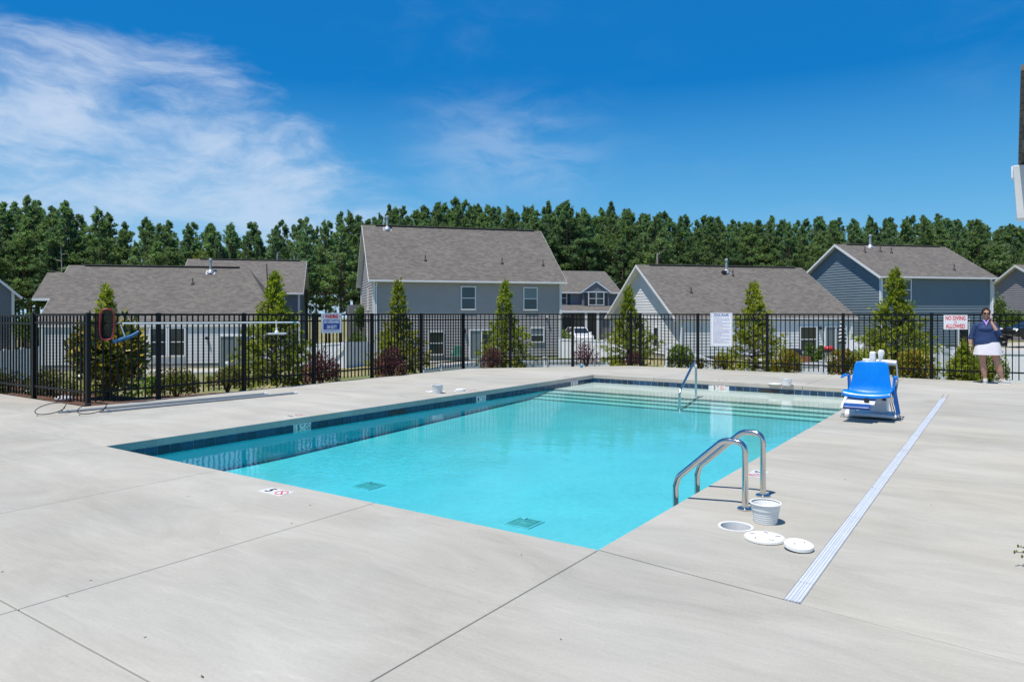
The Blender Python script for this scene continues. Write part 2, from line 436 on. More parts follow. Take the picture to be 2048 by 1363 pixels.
def _water():
    m, t, b, o = newmat('pool_water'); t.n.remove(b)
    tc = t.new('ShaderNodeTexCoord').outputs['Object']
    al = t.mapping(tc, rot=(0, 0, TH))
    a = t.noise(t.mapping(al, scale=(1, 1.6, 1)), 2.2, 3, .5, .3)
    c = t.noise(t.mapping(al, scale=(1, 1.5, 1)), 10., 3, .5)
    f = t.noise(al, 30., 2, .5)
    h = t.m('ADD', t.m('ADD', t.m('MULTIPLY', a, .75), t.m('MULTIPLY', c, .16)), t.m('MULTIPLY', f, .05))
    # a patch of livelier ripples over the return jet
    q = uv_of(G(775, 925, -.16)); pc = UV(*q)
    d = t.new('ShaderNodeVectorMath', operation='DISTANCE'); t.l.new(tc, d.inputs[0]); d.inputs[1].default_value = (pc.x, pc.y, -.16)
    near = t.ramp(d.outputs['Value'], .35, 1.5, 1., 0.)
    wv = t.new('ShaderNodeTexNoise'); t.l.new(tc, wv.inputs['Vector']); wv.inputs['Scale'].default_value = 9; wv.inputs['Detail'].default_value = 3; wv.inputs['Distortion'].default_value = 1.2
    h = t.m('ADD', h, t.m('MULTIPLY', t.m('MULTIPLY', near, wv.outputs[0]), 9.))
    nb = t.bump(h, .06, .06)
    fr = t.new('ShaderNodeFresnel'); fr.inputs[0].default_value = 1.333; t.l.new(nb, fr.inputs[1])
    tr = t.new('ShaderNodeBsdfTransparent'); gl = t.new('ShaderNodeBsdfGlossy'); gl.inputs['Roughness'].default_value = .0
    t.l.new(nb, gl.inputs['Normal'])
    ms = t.new('ShaderNodeMixShader'); t.l.new(fr.outputs[0], ms.inputs[0]); t.l.new(tr.outputs[0], ms.inputs[1]); t.l.new(gl.outputs[0], ms.inputs[2])
    t.l.new(ms.outputs[0], o.inputs[0])
    va = t.new('ShaderNodeVolumeAbsorption'); va.inputs[0].default_value = (0.0, .945, .995, 1); va.inputs[1].default_value = 1.0
    t.l.new(va.outputs[0], o.inputs['Volume']); return m
M['water'] = _water()

# ------------------------------------------------------------------ ground
def terrain():
    mb = MB(); xs = list(range(-260, 261, 20)); ys = [-60, -30, -10, 5, 20, 30, 40, 50, 60, 80, 100, 130, 180, 260, 420, 700]
    vs = [(x, y, gz(x) + .12 * sin(x * .13 + y * .07) * (y > 60)) for y in ys for x in xs]; n = len(xs)
    mb.add(vs, [(j * n + i, j * n + i + 1, (j + 1) * n + i + 1, (j + 1) * n + i) for j in range(len(ys) - 1) for i in range(n - 1)])
    return tag(mb.build('ground', M['lawn'], smooth=60), kind='structure')
terrain()
def strip(name, inner, outer, m, zi, zo, sub=10):
    lst = lambda q: q if isinstance(q, (list, tuple)) else [q] * len(inner)
    ZI, ZO = lst(zi), lst(zo)
    mb = MB()
    for i in range(len(inner) - 1):
        for k in range(sub):
            for j in range(4):
                def pt(a, b):
                    p = UV(*inner[i]).lerp(UV(*inner[i + 1]), a / sub); q = UV(*outer[i]).lerp(UV(*outer[i + 1]), a / sub)
                    r = p.lerp(q, b / 4); f_ = a / sub; za = ZI[i] + (ZI[i + 1] - ZI[i]) * f_; zb = ZO[i] + (ZO[i + 1] - ZO[i]) * f_; r.z = za + (zb - za) * b / 4 + .03 * sin(r.x * 3.1) * sin(r.y * 2.3) * (0 < b < 4)
                    return r
                mb.poly([pt(k, j), pt(k, j + 1), pt(k + 1, j + 1), pt(k + 1, j)])
    return tag(mb.build(name, m), kind='structure')
UC, VF, UF = 1.62, -3.93, 15.12       # fence lines in pool coordinates
E1, E2 = (11.45, VF), (UF, -.60)       # ends of the slanted run
strip('mulch_bed', [(UC, -14), (UC, VF), E1, E2, (UF, 20)], [(UC + 1.6, -14), (UC + 1.6, VF - 1.6), (12.15, VF - 1.6), (UF + 1.6, -1.3), (UF + 1.6, 20)], M['mulch'], -.035, [-.10, -.12, -.45, -.5, -.4])
strip('grass_slope', [(UC + 1.6, -14), (UC + 1.6, VF - 1.6), (12.15, VF - 1.6), (UF + 1.6, -1.3), (UF + 1.6, 20)],
      [(UC + 5, -14), (UC + 5, VF - 5), (13.6, VF - 5), (UF + 5, -2.7), (UF + 5, 20)], M['lawn'], [-.10, -.12, -.45, -.5, -.4], -1.9)

# ------------------------------------------------------------------ pool deck: one slab per bay between the joints
deck = tag(bpy.data.objects.new('pool_deck', None), kind='structure'); C.objects.link(deck)
def clip(poly, a, b, c):
    """keep a*u + b*v <= c"""
    out = []
    for i in range(len(poly)):
        p, q = poly[i], poly[(i + 1) % len(poly)]; dp = a * p[0] + b * p[1] - c; dq = a * q[0] + b * q[1] - c
        if dp <= 0: out.append(p)
        if dp * dq < 0: s = dp / (dp - dq); out.append((p[0] + (q[0] - p[0]) * s, p[1] + (q[1] - p[1]) * s))
    return out
TS = .085                                # slab thickness at the pool edge
def slab(u0, u1, v0, v1, m='deck', gap=.003, holes=(), z=0., skew=0):
    g = [0 if abs(e) < 1e-6 else gap for e in (0,)]
    pu0 = u0 + gap; pu1 = u1 - gap; pv0 = v0 + gap; pv1 = v1 - gap
    if u0 == LU: pu0 = u0
    if u1 == 0 and v0 >= 0 and v1 <= LV: pu1 = u1
    if v0 == LV and u1 > 0: pv0 = v0
    if v1 == 0 and u1 > 0: pv1 = v1
    p = [(pu0, pv0), (pu1, pv0), (pu1, pv1), (pu0, pv1)]
    if skew:
        fs = lambda v: -.128 * (v - LV) + gap * skew
        p = [(fs(v) if abs(u - (pu0 if skew > 0 else pu1)) < 1e-9 else u, v) for u, v in p]
    k = UF - .07
    p = clip(p, 1, 0, k)
    if v0 >= VF - .1 and len(p) > 2:
        a, b = E2[1] - E1[1], -(E2[0] - E1[0]); n = sqrt(a * a + b * b)
        p = clip(p, a, b, a * E1[0] + b * E1[1] - .07 * n)
    if len(p) < 3: return
    mb = MB()
    if not holes:
        pts = [UV(*q, z) for q in p]
        mb.prism(pts[::-1], (0, 0, -TS))
    else:
        loops = [[UV(*q, z) for q in p]] + [[UV(hu + r * cos(2 * pi * i / 28), hv + r * sin(2 * pi * i / 28), z) for i in range(28)][::-1] for hu, hv, r in holes]
        tri = tessellate_polygon(loops); flat = [q for l in loops for q in l]
        mb.add(flat + [q - ZA * TS for q in flat], [tuple(f) for f in tri])
        b = len(flat); st = 0
        for l in loops:
            for i in range(len(l)):
                a0, a1 = st + i, st + (i + 1) % len(l); mb.f.append([a0, a1, b + a1, b + a0]); mb.mi.append(0)
            st += len(l)
    o = mb.build('slab', M[m], deck)
    me = o.data
    import bmesh
    bm = bmesh.new(); bm.from_mesh(me); bmesh.ops.recalc_face_normals(bm, faces=bm.faces); bm.to_mesh(me); bm.free()
    if not holes:
        bv = o.modifiers.new('edge', 'BEVEL'); bv.width = .006; bv.segments = 2; bv.limit_method = 'ANGLE'; bv.angle_limit = R(50)
SK = (1.00, 6.862)                       # skimmer well near the ladder
for a in ((-12, -2.5), (-2.5, .53), (.53, UC - .07)): slab(*a, -16, VF + .05, 'deck2' if a[0] == .53 else 'deck')
for a in ((-12, -2.5), (-2.5, 4.4), (4.4, 20)): slab(*a, VF + .05, -1.85)
for a in ((-12, -2.5), (-2.5, 0), (0, LU)): slab(*a, -1.85, 0)
for b in ((0, 2.2), (2.2, 4.3), (4.3, LV)):
    for a in ((-12, -2.5), (-2.5, 0)): slab(*a, *b)
DV0, DV1 = 7.475, 7.555
slab(5.8, LU, LV, DV0); slab(0, 5.8, LV, DV0, holes=[(SK[0], SK[1], .118)], skew=1)
slab(0, 5.6, DV1, 11.5, skew=1); slab(5.6, LU, DV1, 11.5)
slab(-12, 0, LV, 11.5, skew=-1); slab(-12, 0, 11.5, 18, skew=-1); slab(0, LU, 11.5, 18, skew=1)
slab(LU, 20, -1.85, 1.6); slab(LU, 20, 1.6, 4.93); slab(LU, 20, 4.93, 6.45); slab(LU, 20, 6.45, 9.6); slab(LU, 20, 9.6, 18)
# slot drain let into the deck
dr = tag(bpy.data.objects.new('slot_drain', None), kind='structure'); C.objects.link(dr)
cuts = [-.15 + .004, .16, 1.73, 3.3, 4.87, 6.44, 8.01, 9.58, 10.85]
drain_m = simple('drain_cover', (.56, .60, .66), .42, var=.08, scale=5)
for a, b in zip(cuts[:-1], cuts[1:]):
    mb = MB(); g = .003
    def rib(v0, v1, z0, z1, u0=a + g, u1=b - g):
        mb.prism([UV(u0, v0, z1), UV(u1, v0, z1), UV(u1, v1, z1), UV(u0, v1, z1)][::-1], (0, 0, z0 - z1))
    rib(DV0 - .0015, DV1 + .0015, -.05, -.0012)
    for k in (0, .021, .034, .052, .0655): rib(DV0 + .0045 + k, DV0 + .0045 + k + (.0095 if k in (0, .0655) else .007), -.008, .0025)
    mb.build('drain_cover', drain_m, dr)
slab(10.85, LU, DV0, DV1, gap=.0006)

# ------------------------------------------------------------------ pool
ZW = -.160
pool = tag(bpy.data.objects.new('swimming_pool', None), kind='structure'); C.objects.link(pool)
def floor_z(u): return -.335 + (-.215) * min(1, max(0, (8.9 - u) / 6.6))
mb = MB()
us = [0, .5, 1, 1.5, 2, 2.5, 3, 4, 5, 6, 7, 8, 9, LU]
for a, b in zip(us[:-1], us[1:]):
    mb.poly([UV(a - (.2 if a == 0 else 0), -.2, floor_z(a)), UV(a - (.2 if a == 0 else 0), LV + .2, floor_z(a)), UV(b, LV + .2, floor_z(b)), UV(b, -.2, floor_z(b))][::-1])
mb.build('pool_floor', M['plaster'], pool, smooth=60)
def wallbox(name, u0, u1, v0, v1, z0, z1, m):
    b = MB(); b.prism([UV(u0, v0, z1), UV(u1, v0, z1), UV(u1, v1, z1), UV(u0, v1, z1)][::-1], (0, 0, z0 - z1)); return b.build(name, m, pool)
IN = .014
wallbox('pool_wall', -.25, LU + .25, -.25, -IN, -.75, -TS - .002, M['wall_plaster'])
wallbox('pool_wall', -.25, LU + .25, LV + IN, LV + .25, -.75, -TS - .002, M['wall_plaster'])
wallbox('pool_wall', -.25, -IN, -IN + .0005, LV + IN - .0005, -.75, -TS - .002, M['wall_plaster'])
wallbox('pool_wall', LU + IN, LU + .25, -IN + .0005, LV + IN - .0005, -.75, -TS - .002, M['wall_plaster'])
for u0, z in ((9.80, -.190), (9.48, -.235), (9.22, -.275), (8.90, -.310)):
    wallbox('step', u0, LU + IN + .01, -.02, LV + .02, -.6, z, M['step_plaster'])
    wallbox('step_edge', u0 - .006, u0 - .0005, -.012, LV + .012, z - .042, z - .001, M['step_tile'])
# band of navy tiles at the water line, each tile its own piece over pale grout
tz0, tz1 = -.205, -TS - .004
def tileband(p, q, nrm, marks):
    """p -> q along the wall, nrm into the pool; marks: stretches taken by depth markers"""
    L = (q - p).length; d = (q - p) / L; n = round(L / .154); w = L / n
    b = MB(); b.prism([p + nrm * .003 + ZA * tz1, q + nrm * .003 + ZA * tz1, q + nrm * .003 + ZA * tz0, p + nrm * .003 + ZA * tz0], -nrm * .012)
    b.build('grout_bed', M['grout'], pool)
    me = None
    for i in range(n):
        a = i * w
        if any(a + w / 2 > m0 and a + w / 2 < m1 for m0, m1 in marks): continue
        if me is None:
            tb = MB(); tb.box((w / 2, 0, 0), (w - .0075, .010, tz1 - tz0 - .008)); me = tb.mesh('tile', M['tile'])
        o = link('tile', me, pool); o.location = p + d * a + nrm * (.003 + .002 + random.uniform(0, .0012)) + ZA * ((tz0 + tz1) / 2 - .003)
        o.rotation_euler = (0, 0, atan2(d.y, d.x))
tileband(UV(0, -IN), UV(LU, -IN), V, [(2.62, 2.98), (6.92, 7.26), (10.55, 10.93)])
tileband(UV(LU + IN, 0), UV(LU + IN, LV), -U, [(2.95, 3.35)])
tileband(UV(LU, LV + IN), UV(0, LV + IN), -V, [])
# skimmer mouths: dark slots in the far and side walls
for pu, pv, nrm in ((4.75, -IN, V), (LU + IN, 4.25, -U)):
    b = MB(); t_ = U if nrm == V else V
    c = UV(pu, pv, -.135) + nrm * .0125
    b.beam(c - t_ * .21, c + t_ * .21, .006, .055); b.build('skimmer_mouth', M['dark'], pool)
# water body
wb = MB(); e = .03
wb.prism([UV(-e, -e, ZW), UV(LU + e, -e, ZW), UV(LU + e, LV + e, ZW), UV(-e, LV + e, ZW)][::-1], (0, 0, -.55))
tag(wb.build('pool_water', M['water']), kind='structure')
# main drains on the floor
grate = simple('drain_grate', (.30, .40, .36), .6, var=.2)
for i, (u, v) in enumerate(((1.98, 2.19), (1.77, 4.55))):
    z = floor_z(u); t0 = thing('main_drain', ('greenish pyramid drain grate on the pool floor below the ripples', 'greenish pyramid drain grate on the pool floor close to the near corner')[i], 'drain', UV(u, v, z), -TH, 'drain grates on the pool floor')
    b = MB(); h = .13; b.box((0, 0, .006), (2 * h + .03, 2 * h + .03, .012)); b.build('drain_frame', M['grout'], t0)
    for k in range(4):
        r = Matrix.Rotation(k * pi / 2, 3, 'Z'); b = MB()
        for j in range(6):
            a0 = h - j * .021; a1 = a0 - .015; z0, z1 = .014 + j * .006, .018 + j * .006
            b.add([r @ Vector(q) for q in ((-a0, -a0, z0), (a0, -a0, z0), (a1, -a1, z1), (-a1, -a1, z1))], [(0, 1, 2, 3)])
        b.build('grate_panel', grate, t0)
    b = MB(); b.box((0, 0, .05), (.05, .05, .012)); b.build('grate_cap', M['grout'], t0)

# ------------------------------------------------------------------ depth markers
def circle_mark(mb, c, r, w, ex, ey, nz, slash=True):
    for k in range(24):
        a0, a1 = 2 * pi * k / 24, 2 * pi * (k + 1) / 24
        mb.poly([c + nz + (ex * cos(a) + ey * sin(a)) * q for a, q in ((a0, r - w), (a0, r), (a1, r), (a1, r - w))][::1])
    if slash:
        d = (ex - ey).normalized() * (r - w * .5); s = (ex + ey).normalized() * w * .5
        mb.poly([c + nz * 1.3 + q for q in (d + s, d - s, -d - s, -d + s)])
def marker(num, unit, label, o, ex, ey, nz, ring='sign_red', w=.30, h=.145, small=False):
    """plate with a depth figure and a no-diving ring; o corner-centre, ex reading direction, ey up"""
    t0 = thing('depth_marker', label, 'depth marker', o, 0, 'depth markers round the pool')
    b = MB(); c0 = Vector((0, 0, 0))
    for s in (-1, 1):
        b = MB(); c = ex * (s * w / 4); hw = ex * (w / 4 - .002); hh = ey * (h / 2)
        b.prism([c - hw - hh + nz * .003, c + hw - hh + nz * .003, c + hw + hh + nz * .003, c - hw + hh + nz * .003][::-1], -nz * .003)
        b.build('marker_tile', M['marker_white'], t0)
    mt = Matrix((ex, ey, nz)).transposed().to_4x4()
    def at(x, y): return Matrix.Translation(ex * x + ey * y + nz * .0036) @ mt
    text_obj(num, h * (.95 if len(num) < 2 else .62), M['ink'], t0, at(-w / 4 - (.02 if unit else 0), -.0), bold=.004, depth=.0004)
    if unit: text_obj(unit, h * .34, M['ink'], t0, at(-w / 4 + .05, h * .2), bold=.002, depth=.0004)
    b = MB(); circle_mark(b, ex * (w / 4), h * .40, h * .075, ex, ey, nz * .0044); b.build('no_diving_ring', M[ring], t0)
Zn = ZA.copy()
marker('5', '', 'white depth marker with a 5, set in the near edge of the deck', UV(-.225, 3.36), V, U, Zn)
marker('5', '', 'white depth marker on the deck beside the long shaded pool edge at the deep end', UV(2.82, -.235), U * -1, V * 1 if False else -V * -1 if False else V * -1, Zn) if False else marker('5', '', 'white depth marker on the deck beside the shaded pool edge opposite the ladder', UV(2.82, -.235), U, -V, Zn)
marker('4', '', 'white depth marker on the deck halfway along the shaded pool edge', UV(7.08, -.235), U, -V, Zn)
marker('3', '', 'white depth marker on the deck at the far corner of the pool', UV(10.74, -.235), U, -V, Zn)
marker('3', '', 'white depth marker on the far deck behind the step handrail', UV(LU + .235, 3.15), V, U, Zn)
marker('5', '', 'white depth marker on the deck just beyond the ladder', UV(2.78, LV + .21), -U, V, Zn)
zc = (tz0 + tz1) / 2 + .001
hh = tz1 - tz0 - .006
marker('5', 'FT', 'white 5 FT marker in the tile band of the shaded pool wall', UV(2.80, -IN, zc) + V * .008, U, ZA, V, 'ink', h=hh)
marker('4', 'FT', 'white 4 FT marker in the tile band halfway along the shaded wall', UV(7.09, -IN, zc) + V * .008, U, ZA, V, 'ink', h=hh)
marker('3', 'FT', 'white 3 FT marker in the tile band near the far pool corner', UV(10.74, -IN, zc) + V * .008, U, ZA, V, 'ink', h=hh)
marker('3', 'FT', 'white 3 FT marker with a red ring in the tile band under the far deck', UV(LU + IN, 3.15, zc) - U * .008, V, ZA, -U, 'sign_red', h=hh)

# ------------------------------------------------------------------ fence
fence = thing('pool_fence', 'black metal picket fence running along the far sides of the pool deck', 'fence', (0, 0, 0))
pb = MB(); pb.box((0, 0, .765), (.021, .021, 1.43)); ME_P = pb.mesh('picket', M['black_metal'])
qb = MB(); qb.box((0, 0, .755), (.066, .066, 1.55)); qb.box((0, 0, 1.535), (.074, .074, .022)); qb.lathe([(.045, 1.546), (.02, 1.556), (0, 1.558)], 4); ME_Q = qb.mesh('post', M['black_metal'])
def post(p, rz): link('post', ME_Q, fence, p - ZA * .03, rz)
def panel(a, b, n, dz=0.):
    a = a + ZA * dz; b = b + ZA * dz; d = b - a; rz = atan2(d.y, d.x)
    for i in range(1, n):
        link('picket', ME_P, fence, a.lerp(b, i / n), rz)
    e = d.normalized() * .03
    for z, h in ((1.492, .036), (1.352, .032), (.215, .032)):
        mb = MB(); mb.beam(a + e + ZA * z, b - e + ZA * z, .034, h); mb.build('rail', M['black_metal'], fence)
def run(pts, ns, first=True, dz=None):
    for i, (a, b) in enumerate(zip(pts[:-1], pts[1:])):
        rz = atan2((b - a).y, (b - a).x)
        if i or first: post(a, rz)
        panel(a, b, ns[i], dz[i] if dz else 0)
    post(pts[-1], rz)
run([UV(UC, -9.8), UV(UC, -7.93), UV(UC, -5.93), UV(UC, VF)], [15, 16, 16], dz=[-.022, -.02, 0])
lu = [UC, 2.80] + [2.80 + (11.45 - 2.80) * k / 5 for k in range(1, 6)]
run([UV(u, VF) for u in lu], [10] + [16] * 5, first=False)
dg = [UV(*E1).lerp(UV(*E2), k) for k in (0, .27, .64, 1)]
run(dg, [11, 16, 15], first=False)
run([UV(UF, v) for v in (-.60, -.30, 1.42, 3.29, 5.12, 7.01, 8.9, 10.75)], [2] + [16] * 6, first=False)

# ------------------------------------------------------------------ houses
def siding_face(mb, M4, ext, z0, z1, course=.20, out=.032):
    """lap boards as one zigzag sheet; ext(z) gives its ends, M4 maps (along, out, up)"""
    prof = []; z = z0
    while z < z1 - .01:
        t1 = min(z + course, z1); prof += [(out, z), (.002, t1)]; z = t1
    vs = []
    for o_, z in prof:
        a, b = ext(z); vs += [M4 @ Vector((a, -o_, z)), M4 @ Vector((b, -o_, z))]
    mb.add(vs, [(2 * i, 2 * i + 1, 2 * i + 3, 2 * i + 2) for i in range(len(prof) - 1)])
def window(par, M4, x, z, w, h, kind='sash', out=.03, blind=0., shutters=False, trim=.085):
    """x,z lower-left corner of the opening; parts: window > pane, sash_rail"""
    f = MB()
    def bx(a, b, c, d, y0, y1, mb): mb.box(M4 @ Vector(((a + b) / 2, -(y0 + y1) / 2, (c + d) / 2)), (b - a, y1 - y0, d - c), M4.to_3x3())
    bx(x - trim, x, z - trim, z + h + trim, 0, .085, f); bx(x + w, x + w + trim, z - trim, z + h + trim, 0, .085, f)
    bx(x, x + w, z + h, z + h + trim, 0, .085, f); bx(x, x + w, z - trim, z, 0, .10, f)
    o = f.build('window' if kind != 'door' else 'sliding_door', M['white_trim'], par)
    if kind == 'sash':
        p = MB(); bx(x, x + w, z, z + h / 2, .02, .045, p); p.build('pane', M['glass'], o)
        p = MB(); bx(x, x + w, z + h / 2, z + h, .02, .055, p); p.build('pane', M['blind'] if blind else M['glass'], o)
        p = MB(); bx(x, x + w, z + h / 2 - .03, z + h / 2 + .03, .03, .07, p); p.build('sash_rail', M['white_trim'], o)
    elif kind == 'door':
        p = MB(); bx(x, x + w / 2, z, z + h, .02, .045, p); p.build('pane', M['blind'], o)
        p = MB(); bx(x + w / 2, x + w, z, z + h, .02, .051, p); p.build('pane', M['blind' if blind else 'glass'], o)
        p = MB(); bx(x + w / 2 - .045, x + w / 2 + .045, z, z + h, .03, .07, p); p.build('door_stile', M['white_trim'], o)
    else:
        p = MB(); bx(x, x + w, z, z + h, .02, .048, p); p.build('pane', M['glass'], o)
    if shutters:
        for a in (x - trim - .36, x + w + trim + .01):
            s = MB(); bx(a, a + .35, z - .05, z + h + .05, 0, .06, s); s.build('shutter', M['shutter'], par)
def uvp(p, e0, ex, ey):
    q = Vector(p) - Vector(e0); return (q.dot(ex), q.dot(ey))
def house(name, label, loc, ang, Wd, D, ze, zr, sid, over=.35, rake=.38, hip=0., z0=.30, course=.20, vents=(), flue=None, cap=True, roofm='roof', bump=None, lap=.032):
    """gabled house: x along the front, y into the depth; ze/zr roof top heights at wall line and ridge"""
    h = thing(name, label, 'house', loc, R(ang)); T = .13; s = (zr - ze) / (D / 2)
    front = Matrix.Identity(4)
    w = MB(); siding_face(w, front, lambda z: (0, Wd), z0, ze - T - .02, course, lap)
    LM = Matrix.Rotation(-pi / 2, 4, 'Z')                      # along -y ... left gable seen from outside
    def gable(x, sgn):
        # along axis runs in y; outward is sgn x
        def mp(a, o_, z): return Vector((x + sgn * o_, a, z))
        prof = []; z = z0
        zt = zr - T - .03
        while z < zt - .01:
            t1 = min(z + course, zt); prof += [(lap, z), (.002, t1)]; z = t1
        vs = []
        for o_, z in prof:
            e = max(0, (z - (ze - T)) / s); a, b = min(e, D / 2 - .01), max(D - e, D / 2 + .01)
            vs += [mp(a, o_, z), mp(b, o_, z)]
        w.add(vs, [(2 * i, 2 * i + 1, 2 * i + 3, 2 * i + 2) for i in range(len(prof) - 1)])
    gable(0, -1)
    if not hip: gable(Wd, 1)
    else: w.poly([(Wd, 0, z0), (Wd, D, z0), (Wd, D, ze - T), (Wd, 0, ze - T)])
    w.poly([(Wd, D, z0), (0, D, z0), (0, D, ze - T), (Wd, D, ze - T)])
    w.build('wall', sid, h)
    f = MB(); f.box((Wd / 2, D / 2, z0 / 2 - .25), (Wd - .04, D - .04, z0 + .5)); f.build('foundation', M['foundation'], h)
    # roof
    zo = ze - over * s; r = MB(); x0, x1 = -rake, Wd + (rake if not hip else over)
    xr = x1 if not hip else Wd + over - hip
    n = Vector((0, -s, 1)).normalized(); ey = Vector((0, 1, s)).normalized(); ex = Vector((1, 0, 0))
    def slope(pts, e0, ex, ey):
        pts = [Vector(p) for p in pts]; dn = Vector((0, 0, -T)); k = len(pts)
        r.add(pts, [list(range(k))], 0, [[uvp(p, e0, ex, ey) for p in pts]])
        r.add([p + dn for p in pts], [list(range(k))[::-1]], 1)
        for i in range(k): r.add([pts[i], pts[(i + 1) % k], pts[(i + 1) % k] + dn, pts[i] + dn], [(0, 3, 2, 1)], 1)
    Rl, Rr = (x0, D / 2, zr), (xr, D / 2, zr)
    slope([(x0, -over, zo), (x1, -over, zo), Rr, Rl], (x0, -over, zo), ex, ey)
    slope([(x1, D + over, zo), (x0, D + over, zo), Rl, Rr], (x1, D + over, zo), -ex, Vector((0, -1, s)).normalized())
    if hip:
        slope([(x1, -over, zo), (x1, D + over, zo), Rr], (x1, -over, zo), Vector((0, 1, 0)), Vector((-1, 0, (zr - zo) / hip)).normalized())
    ro = r.build('roof', [M[roofm], M['white_trim']], h)
    if bump:                                                  # a stretch of the slope that reaches further over the gable
        f0, f1, bw = bump; b = MB()
        def sp(x, f_): return Vector((x, -over + (D / 2 + over) * f_, zo + (zr - zo) * f_ + .002))
        pts = [sp(x0 - bw - f_ * 0, f_) for f_ in (f0, f1)]; pts = [pts[0], sp(x0 + .1, f0), sp(x0 + .1, f1), pts[1]]
        b.add(pts, [(0, 1, 2, 3)], 0, [[uvp(p, (x0, -over, zo), ex, ey) for p in pts]]); dn = Vector((0, 0, -.16))
        b.add([p + dn for p in pts], [(3, 2, 1, 0)], 1)
        for i in range(4): b.add([pts[i], pts[(i + 1) % 4], pts[(i + 1) % 4] + dn, pts[i] + dn], [(0, 3, 2, 1)], 1)
        b.build('roof_extension', [M[roofm], M['white_trim']], h)
    if cap:
        c = MB(); c.box(((x0 + xr) / 2 + .2, D / 2, zr + .035), (xr - x0 - 1.6, .32, .05)); c.build('ridge_vent', M['roof_cap'], ro)
    # trim
    g = MB(); g.beam((x0, -over - .036, zo - .065), (x1, -over - .036, zo - .065), .068, .11); g.build('gutter', M['white_trim'], h)
    for x in ((x0,) if hip else (x0, x1)):
        for ya, yb in ((-over, D / 2), (D + over, D / 2)):
            k = MB(); sx = -.015 if x == x0 else .015
            a = Vector((x + sx, ya, zo - .10)); b_ = Vector((x + sx, yb, zr - .10)); dz = Vector((0, 0, .10))
            q = Vector((.026 if x == x0 else -.026, 0, 0))
            k.prism([a - dz, b_ - dz, b_ + dz * .92, a + dz * .92], -q if False else q); k.build('rake_board', M['white_trim'], h)
    for x in (0, Wd):
        k = MB(); k.box((x, 0, (z0 + ze - T) / 2), (.17, .17, ze - T - z0)); k.build('corner_board', M['white_trim'], h)
    if not hip or True:
        k = MB(); k.box((0, D, (z0 + ze - T) / 2), (.15, .15, ze - T - z0)); k.build('corner_board', M['white_trim'], h)
    for vx, vt in vents:                                       # vt: fraction up the front slope
        y = -over + (D / 2 + over) * vt; z = zo + (zr - zo) * vt
        v = MB(); v.lathe([(.13, -.06), (.11, .04), (.045, .11), (.035, .13), (.035, .40), (.025, .42)], 10, (vx, y, z)); v.build('plumbing_vent', M['dark'], ro, smooth=40)
    if flue:
        vx, vt = flue; y = -over + (D / 2 + over) * vt; z = zo + (zr - zo) * vt
        v = MB(); v.lathe([(.27, -.10), (.25, .02), (.11, .18), (.085, .20), (.085, .80), (.125, .81), (.125, .94), (.05, 1.0)], 14, (vx, y, z))
        v.box((vx, y, z - .01), (.62, .52, .02), Matrix.Rotation(math.atan(s), 3, 'X')); v.build('flue_pipe', M['galv'], ro, smooth=40)
    return h, front
M['roof_cap'] = simple('ridge_shingle', (.135, .12, .11), .9, var=.25, scale=5)
GL = lambda D: Matrix.Translation((0, D, 0)) @ Matrix.Rotation(-pi / 2, 4, 'Z')   # left gable: x from the back corner to the front

# low pale house on the left
h1, fr = house('bungalow', 'low pale grey house with a wide brown shingle roof behind the skimmer net', (-29.24, 44.42, -2.10), 13, 14.3, 11.3, 2.93, 7.02, M['sid_pale'], hip=2.9, vents=((3.2, .38), (8.0, .68)), flue=(8.95, .90), over=.03, lap=.010, bump=(.42, .86, 1.05), z0=.42)
window(h1, fr, 6.25, .95, .90, 1.72); window(h1, fr, 7.35, .95, .90, 1.72)
window(h1, fr, 10.45, .10, 1.75, 2.03, 'door', blind=1)
k = MB(); k.lathe([(.05, 0), (.09, .03), (.09, .16), (.03, .2)], 8, (9.6, -.1, 1.95)); k.build('wall_lamp', M['dark'], h1)
k = MB(); k.box((1.5, -.06, 1.1), (.22, .1, .3)); k.build('meter_box', M['grey_plastic'], h1)
# its two-storey neighbour behind
h1b, fr = house('two_storey_house', 'house behind the low pale one, showing only its roof and one corner', (-27.0, 58.1, -1.95), 13, 9.3, 10, 5.42, 8.3, M['sid_dark'], vents=(), z0=.3)
k = MB(); k.lathe([(.06, -.1), (.06, .7)], 8, (7.1, 5.2, 8.3)); k.build('flue_pipe', M['galv'], h1b)
window(h1b, fr, 7.2, 3.4, .9, 1.4)
# grey two-storey house in the middle
h2, fr = house('two_storey_house', 'grey two-storey house with white windows at the middle of the row', (-9.28, 48.03, -1.75), 16, 13.29, 11.3, 5.80, 9.90, M['sid_grey'], vents=((3.75, .345), (9.35, .32), (12.45, .30)), flue=(1.45, .935))
window(h2, fr, 6.02, 3.62, .92, 1.50); window(h2, fr, 10.55, 3.60, .92, 1.50, blind=1)
window(h2, fr, 3.78, .52, .88, 1.48); window(h2, fr, 6.62, .12, 1.6, 1.98, 'door')
window(h2, fr, 11.05, 1.30, .92, .92, blind=1)
k = MB(); k.box((12.2, -.12, 3.08), (.14, .18, .14)); k.build('flood_light', M['white_plastic'], h2)
k = MB(); k.lathe([(.04, 0), (.1, .05), (.1, .22), (.02, .28)], 8, (6.2, -.12, 1.95)); k.build('wall_lamp', M['dark'], h2)
k = MB(); k.box((-.55, 11.2, 2.0), (1.1, 3.0, 4.0)); k.build('rear_wing', M['sid_dark'], h2)
window(h2, GL(11.3), 6.6, 3.6, .5, 1.4); window(h2, GL(11.3), 6.6, 1.1, .5, 1.3)
k = MB(); k.tube(smoothpath([(.16, -.32, 5.35), (.16, -.1, 5.2), (.16, -.1, .2)], .1), .045, 8); k.build('downspout', M['white_trim'], h2)
